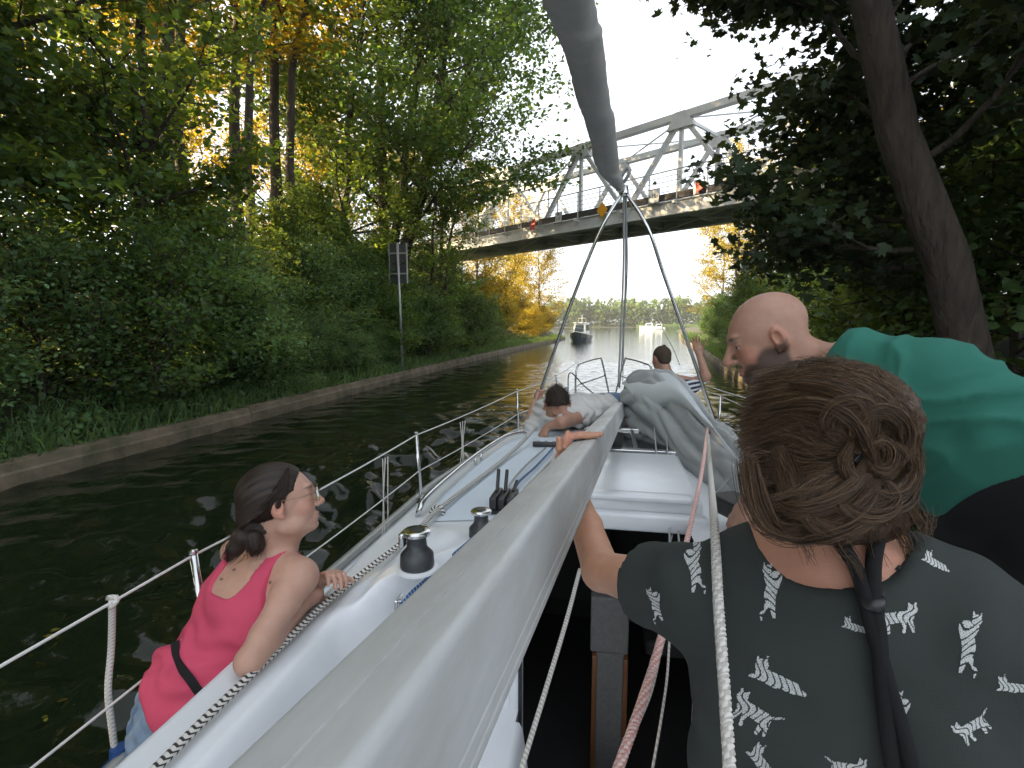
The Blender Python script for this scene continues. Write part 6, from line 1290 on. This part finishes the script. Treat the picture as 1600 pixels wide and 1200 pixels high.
ld2 = local(V, fd_); smesh('body', V, Fq, M['skin_c'], pd, tint(V, SKC, face_tint(ld2, SKC)))
W = T.grow(.009); V2, F2 = W.mesh(.010, clip=lambda P: np.maximum((P-hip) @ nrm(hip-c0)+.01, .06-np.linalg.norm(P-(c0+np.array([0, -.06, .07])), axis=-1))); N2 = vnormals(V2, F2); V2 = V2+N2*(.006*np.sin(V2[:, 0]*55+V2[:, 1]*40+2*np.sin(V2[:, 2]*50))+.004*np.sin(V2[:, 2]*90+V2[:, 0]*30))[:, None]; smesh('white_shirt', V2, F2, M['white_tee'], pd)
LGs = Sdf(); LGs.econe(hip-(hip-c0)*.08, hip+nrm(hip-c0)*.10, .172, .11, .17, .11, sdv, .04)
for q in (-1, 1): k_ = hip+nrm(hip-c0)*.48+sdv*q*.10+np.array([0, 0, -.02]); LGs.cone(hip+sdv*q*.085, k_, .088, .062, .04).cone(k_, k_+np.array([-.05, .35, -.10]), .06, .05, .02)
V3, F3 = LGs.mesh(.014); smesh('denim_trousers', V3, F3, M['denim'], pd)
c, R, s = fd_; H = Sdf(); H.ell(c+R @ np.array([0, -.02, .038]), np.array([.084, .106, .092]), R, .02).ell(c+R @ np.array([0, -.07, -.02]), np.array([.06, .045, .05]), R, .03)
V4, F4 = H.mesh(.007, clip=lambda P: (((P-c) @ R)[..., 1]-(.035+.55*(((P-c) @ R)[..., 2]-.05)))*.7); N4 = vnormals(V4, F4); rg = np.random.default_rng(2); V4 = V4+N4*(rg.uniform(-.002, .005, len(V4)))[:, None]; hd_ = smesh('hair', V4, F4, M['hair_black'], pd)
i4 = rg.integers(0, len(V4), 900); d4 = N4[i4]*.5+rg.normal(0, .35, (900, 3))+R @ np.array([0, -.5, -.3]); d4 /= np.linalg.norm(d4, axis=1)[:, None]; tt = np.linspace(0, 1, 4)[None, :, None]
VS, FS, CS = strands(V4[i4][:, None]+d4[:, None]*tt*.028, .0011, rg); obj('hair_strands', mesh_np('hair_strands', VS, FS, col=CS), M['hair_dark'], hd_)

# ------------------------------------------------------------------ man in the striped shirt at the bow
M['stripe'] = m = mat('navy_white_stripes', (.6, .6, .6), .9, bump=.15, bscale=500); t = m.node_tree; N = t.nodes; L = t.links
tc = N.new('ShaderNodeTexCoord'); sx = N.new('ShaderNodeSeparateXYZ'); mp = N.new('ShaderNodeMapping'); mp.inputs['Rotation'].default_value = (0, math.radians(14), 0); L.new(tc.outputs['Object'], mp.inputs[0]); L.new(mp.outputs[0], sx.inputs[0])
ma = N.new('ShaderNodeMath'); ma.operation = 'MULTIPLY'; ma.inputs[1].default_value = 24; L.new(sx.outputs[2], ma.inputs[0]); mf = N.new('ShaderNodeMath'); mf.operation = 'FRACT'; L.new(ma.outputs[0], mf.inputs[0])
cr = N.new('ShaderNodeValToRGB'); cr.color_ramp.elements[0].position = .46; cr.color_ramp.elements[1].position = .54; cr.color_ramp.elements[0].color = (.02, .025, .05, 1); cr.color_ramp.elements[1].color = (.55, .57, .6, 1); L.new(mf.outputs[0], cr.inputs[0]); L.new(cr.outputs[0], N['Principled BSDF'].inputs['Base Color'])
E_ = Sdf(); hc = at(1033, 560, 4.9); hf = camdir(-.25, -.12, .95); hu = camdir(.05, .98, -.1); nb = at(1043, 590, 4.86); shR = at(1083, 600, 4.80); shL = at(1016, 600, 4.95); xd = nrm(shR-shL)
ub = at(1050, 612, 4.85); wa = at(1066, 690, 4.88); pe = at(1068, 735, 4.9)
fe = head(E_, hc, hf, hu, .98, neck=nb, neck_r=(.054, .06)); T = Sdf(); T.econe(ub, wa, .185, .105, .155, .105, xd, .05).econe(wa, pe, .155, .105, .17, .12, xd, .05).cone(nb, shR, .05, .06, .04).cone(nb, shL, .05, .06, .04); E_.p += T.p
el = at(1103, 588, 4.72); wr_ = at(1092, 552, 4.70); elL = at(1004, 650, 5.0); wL = at(1000, 700, 5.1)
E_.cone(shR, el, .05, .043, .03).cone(el, wr_, .042, .028, .02).cone(shL, elL, .05, .043, .03).cone(elL, wL, .042, .028, .02); hand(E_, wr_, camdir(-.25, .95, .1), camdir(-.4, 0, -1), 1, (.2, .25, .2), .15, 1.0)
V, Fq = E_.mesh(.012, [(hc-.12, hc+.12, .006), (wr_-.03, wr_+np.array([.06, .06, .2]), .006)]); pe_ = person('person', (pe[0], pe[1], 1.2), 'man with cropped hair in a striped shirt sitting at the bow, arm raised'); smesh('body', V, Fq, M['skin_c'], pe_, tint(V, SKC, face_tint(local(V, fe), SKC)))
W = T.grow(.010); W.cone(shR, shR+(el-shR)*.75, .066, .060, .03).cone(shL, shL+(elL-shL)*.6, .066, .06, .03)
cuR = shR+(el-shR)*.75; cuL = shL+(elL-shL)*.6
V2, F2 = W.mesh(.009, clip=lambda P: np.maximum(np.maximum(.028-((nb+np.array([0, 0, .02])-P) @ np.array([0, 0, 1.])), np.where((P-ub) @ xd > .1, (P-cuR) @ nrm(el-shR), -1.)), np.where((P-ub) @ xd < -.1, (P-cuL) @ nrm(elL-shL), -1.))*.9)
o = smesh('striped_shirt', V2, F2, M['stripe'], pe_)
MB().tube(nb+np.array([0, 0, -.012])+np.stack([.072*np.cos(aa), .066*np.sin(aa), .014*np.sin(aa)], 1), .016, 8, closed=True).build('collar', M['black_cloth'], pe_, smooth=True)
LGs = Sdf(); LGs.econe(pe+np.array([0, 0, .05]), pe-np.array([0, 0, .08]), .175, .13, .18, .14, xd, .04)
for q in (-1, 1): k_ = pe+xd*q*.12+np.array([0, .42, -.02]); LGs.cone(pe+xd*q*.09-np.array([0, 0, .05]), k_, .085, .062, .04).cone(k_, k_+np.array([0, .05, -.2]), .06, .05, .02)
V3, F3 = LGs.mesh(.014); smesh('dark_trousers', V3, F3, M['black_cloth'], pe_)
c, R, s = fe; H = Sdf(); H.ell(c+R @ np.array([0, -.02, .037])*s, np.array([.080, .101, .087])*s, R, .02).ell(c+R @ np.array([0, -.07, -.02])*s, np.array([.058, .04, .045])*s, R, .03)
V4, F4 = H.mesh(.007, clip=lambda P: np.maximum((((P-c) @ R)[..., 1]-(.045+.5*(((P-c) @ R)[..., 2]-.05)))*.7, np.where(np.abs(((P-c) @ R)[..., 0]) > .05, .03-np.hypot(((P-c) @ R)[..., 1]+.01, ((P-c) @ R)[..., 2]+.01), -1.))); V4 = V4+vnormals(V4, F4)*rg.uniform(-.001, .0015, len(V4))[:, None]
M['hair_crop'] = mat('cropped_brown_hair', (.065, .042, .028), .8, nscale=150, namt=.6, dark=(.03, .02, .014), bump=.6, bscale=420); smesh('hair', V4, F4, M['hair_crop'], pe_)
MB().lathe(c+R @ np.array([.02, -.02, .118]), [(.02, -.01), (.022, 0), (.012, .012)], 12, axis=R[:, 2]).build('sunglasses_edge', M['plastic'], pe_)
# ------------------------------------------------------------------ motor boats on the water ahead
M['navy'] = mat('navy_hull', (.02, .03, .04), .3); M['boat_white'] = mat('boat_white', (.7, .72, .73), .3); M['glass'] = mat('boat_glass', (.03, .05, .06), .08)
def motor_boat(loc, rz, sc, label, dark):
    r = empty('motor_boat', loc, label, 'motor boat'); Q = np.array(Matrix.Rotation(rz, 3, 'Z'))*sc; W = lambda P: np.asarray(P, float) @ Q.T+np.array(loc)
    st = [(-3.2, 1.15, .75), (-1, 1.3, .8), (1.5, 1.15, .95), (3, .6, 1.15), (3.7, .04, 1.3)]; V = []
    for y, b, h in st: V += [(-b, y, h), (-b*1.02, y, h*.55), (-b*.75, y-.1, -.15), (b*.75, y-.1, -.15), (b*1.02, y, h*.55), (b, y, h)]
    Fq = [(q*6+e, q*6+e+1, q*6+7+e, q*6+6+e) for q in range(4) for e in range(5)]+[(q*6+5, q*6, q*6+6, q*6+11) for q in range(4)]+[tuple(range(6))]
    MB().add(W(V), Fq).build('hull', M['navy'] if dark else M['boat_white'], r); V = []
    for y, b, h in st: V += [(-b*1.04, y, h), (-b*1.04, y, h+.1), (b*1.04, y, h+.1), (b*1.04, y, h)]
    MB().add(W(V), [(q*4+e, q*4+(e+1) % 4, q*4+4+(e+1) % 4, q*4+4+e) for q in range(4) for e in range(4)]+[(0, 1, 2, 3)]).build('deck', M['boat_white'], r)
    cb_ = [(-.95, -1.8, .85), (.95, -1.8, .85), (.9, 1.4, .95), (-.9, 1.4, .95), (-.8, -1.7, 2.35), (.8, -1.7, 2.35), (.72, .7, 2.4), (-.72, .7, 2.4)]
    MB().add(W(cb_), [(0, 1, 5, 4), (1, 2, 6, 5), (2, 3, 7, 6), (3, 0, 4, 7), (4, 5, 6, 7)]).build('cabin', M['boat_white'], r)
    MB().add(W([(-.62, 1.30, 1.28), (.62, 1.30, 1.28), (.56, .86, 2.2), (-.56, .86, 2.2)]), [(0, 1, 2, 3)]).build('windscreen', M['glass'], r)
    for s in (-1, 1): MB().add(W([(s*.945, -1.4, 1.4), (s*.93, .9, 1.4), (s*.83, .6, 2.2), (s*.85, -1.4, 2.2)]), [(0, 1, 2, 3)]).build('side_window', M['glass'], r)
    MB().add(W([(-.95, -1.9, 2.36), (.95, -1.9, 2.36), (.85, .95, 2.42), (-.85, .95, 2.42), (-.9, -1.85, 2.46), (.9, -1.85, 2.46), (.8, .9, 2.52), (-.8, .9, 2.52)]), [(0, 3, 2, 1), (4, 5, 6, 7), (0, 1, 5, 4), (1, 2, 6, 5), (2, 3, 7, 6), (3, 0, 4, 7)]).build('cabin_roof', M['boat_white'], r)
    MB().tube(W([(0, -1, 2.5), (0, -1, 3.6)]), .03, 6).tube(W([(-.5, -1.2, 2.5), (-.5, -1.2, 3.1), (.5, -1.2, 3.1), (.5, -1.2, 2.5)]), .025, 6).build('mast', M['boat_white'], r)
    MB().tube(W([(-1.1, -1, 1.3), (-1.1, 1.4, 1.5), (-.6, 3, 1.75), (0, 3.6, 1.85), (.6, 3, 1.75), (1.1, 1.4, 1.5), (1.1, -1, 1.3)]), .02, 6).build('rail', M['steel'], r)
    return r
p_ = at_z(907, 533, 0); motor_boat((p_[0], p_[1], 0), math.pi-.12, 1.0, 'motor boat with a dark hull and white cabin coming towards the camera', True)
p_ = at_z(1013, 514.5, 0); motor_boat((p_[0], p_[1], 0), 1.25, 1.15, 'white motor yacht at the right of the lake, left one of two', False)
p_ = at_z(1026, 514.5, 0); motor_boat((p_[0]+1, p_[1]+3, 0), 1.4, 1.0, 'white motor yacht at the right of the lake, right one of two', False)
# ------------------------------------------------------------------ evening haze over the lake
hz = bpy.data.materials.new('haze_air'); hz.use_nodes = True; t = hz.node_tree; t.nodes.remove(t.nodes['Principled BSDF'])
pv = t.nodes.new('ShaderNodeVolumePrincipled'); pv.inputs['Color'].default_value = (.92, .95, 1, 1); pv.inputs['Density'].default_value = .00028; pv.inputs['Anisotropy'].default_value = .2
t.links.new(pv.outputs[0], t.nodes['Material Output'].inputs['Volume'])
MB().box((0, 300, 20), (1300, 420, 23.5)).build('haze', hz, kind='stuff')
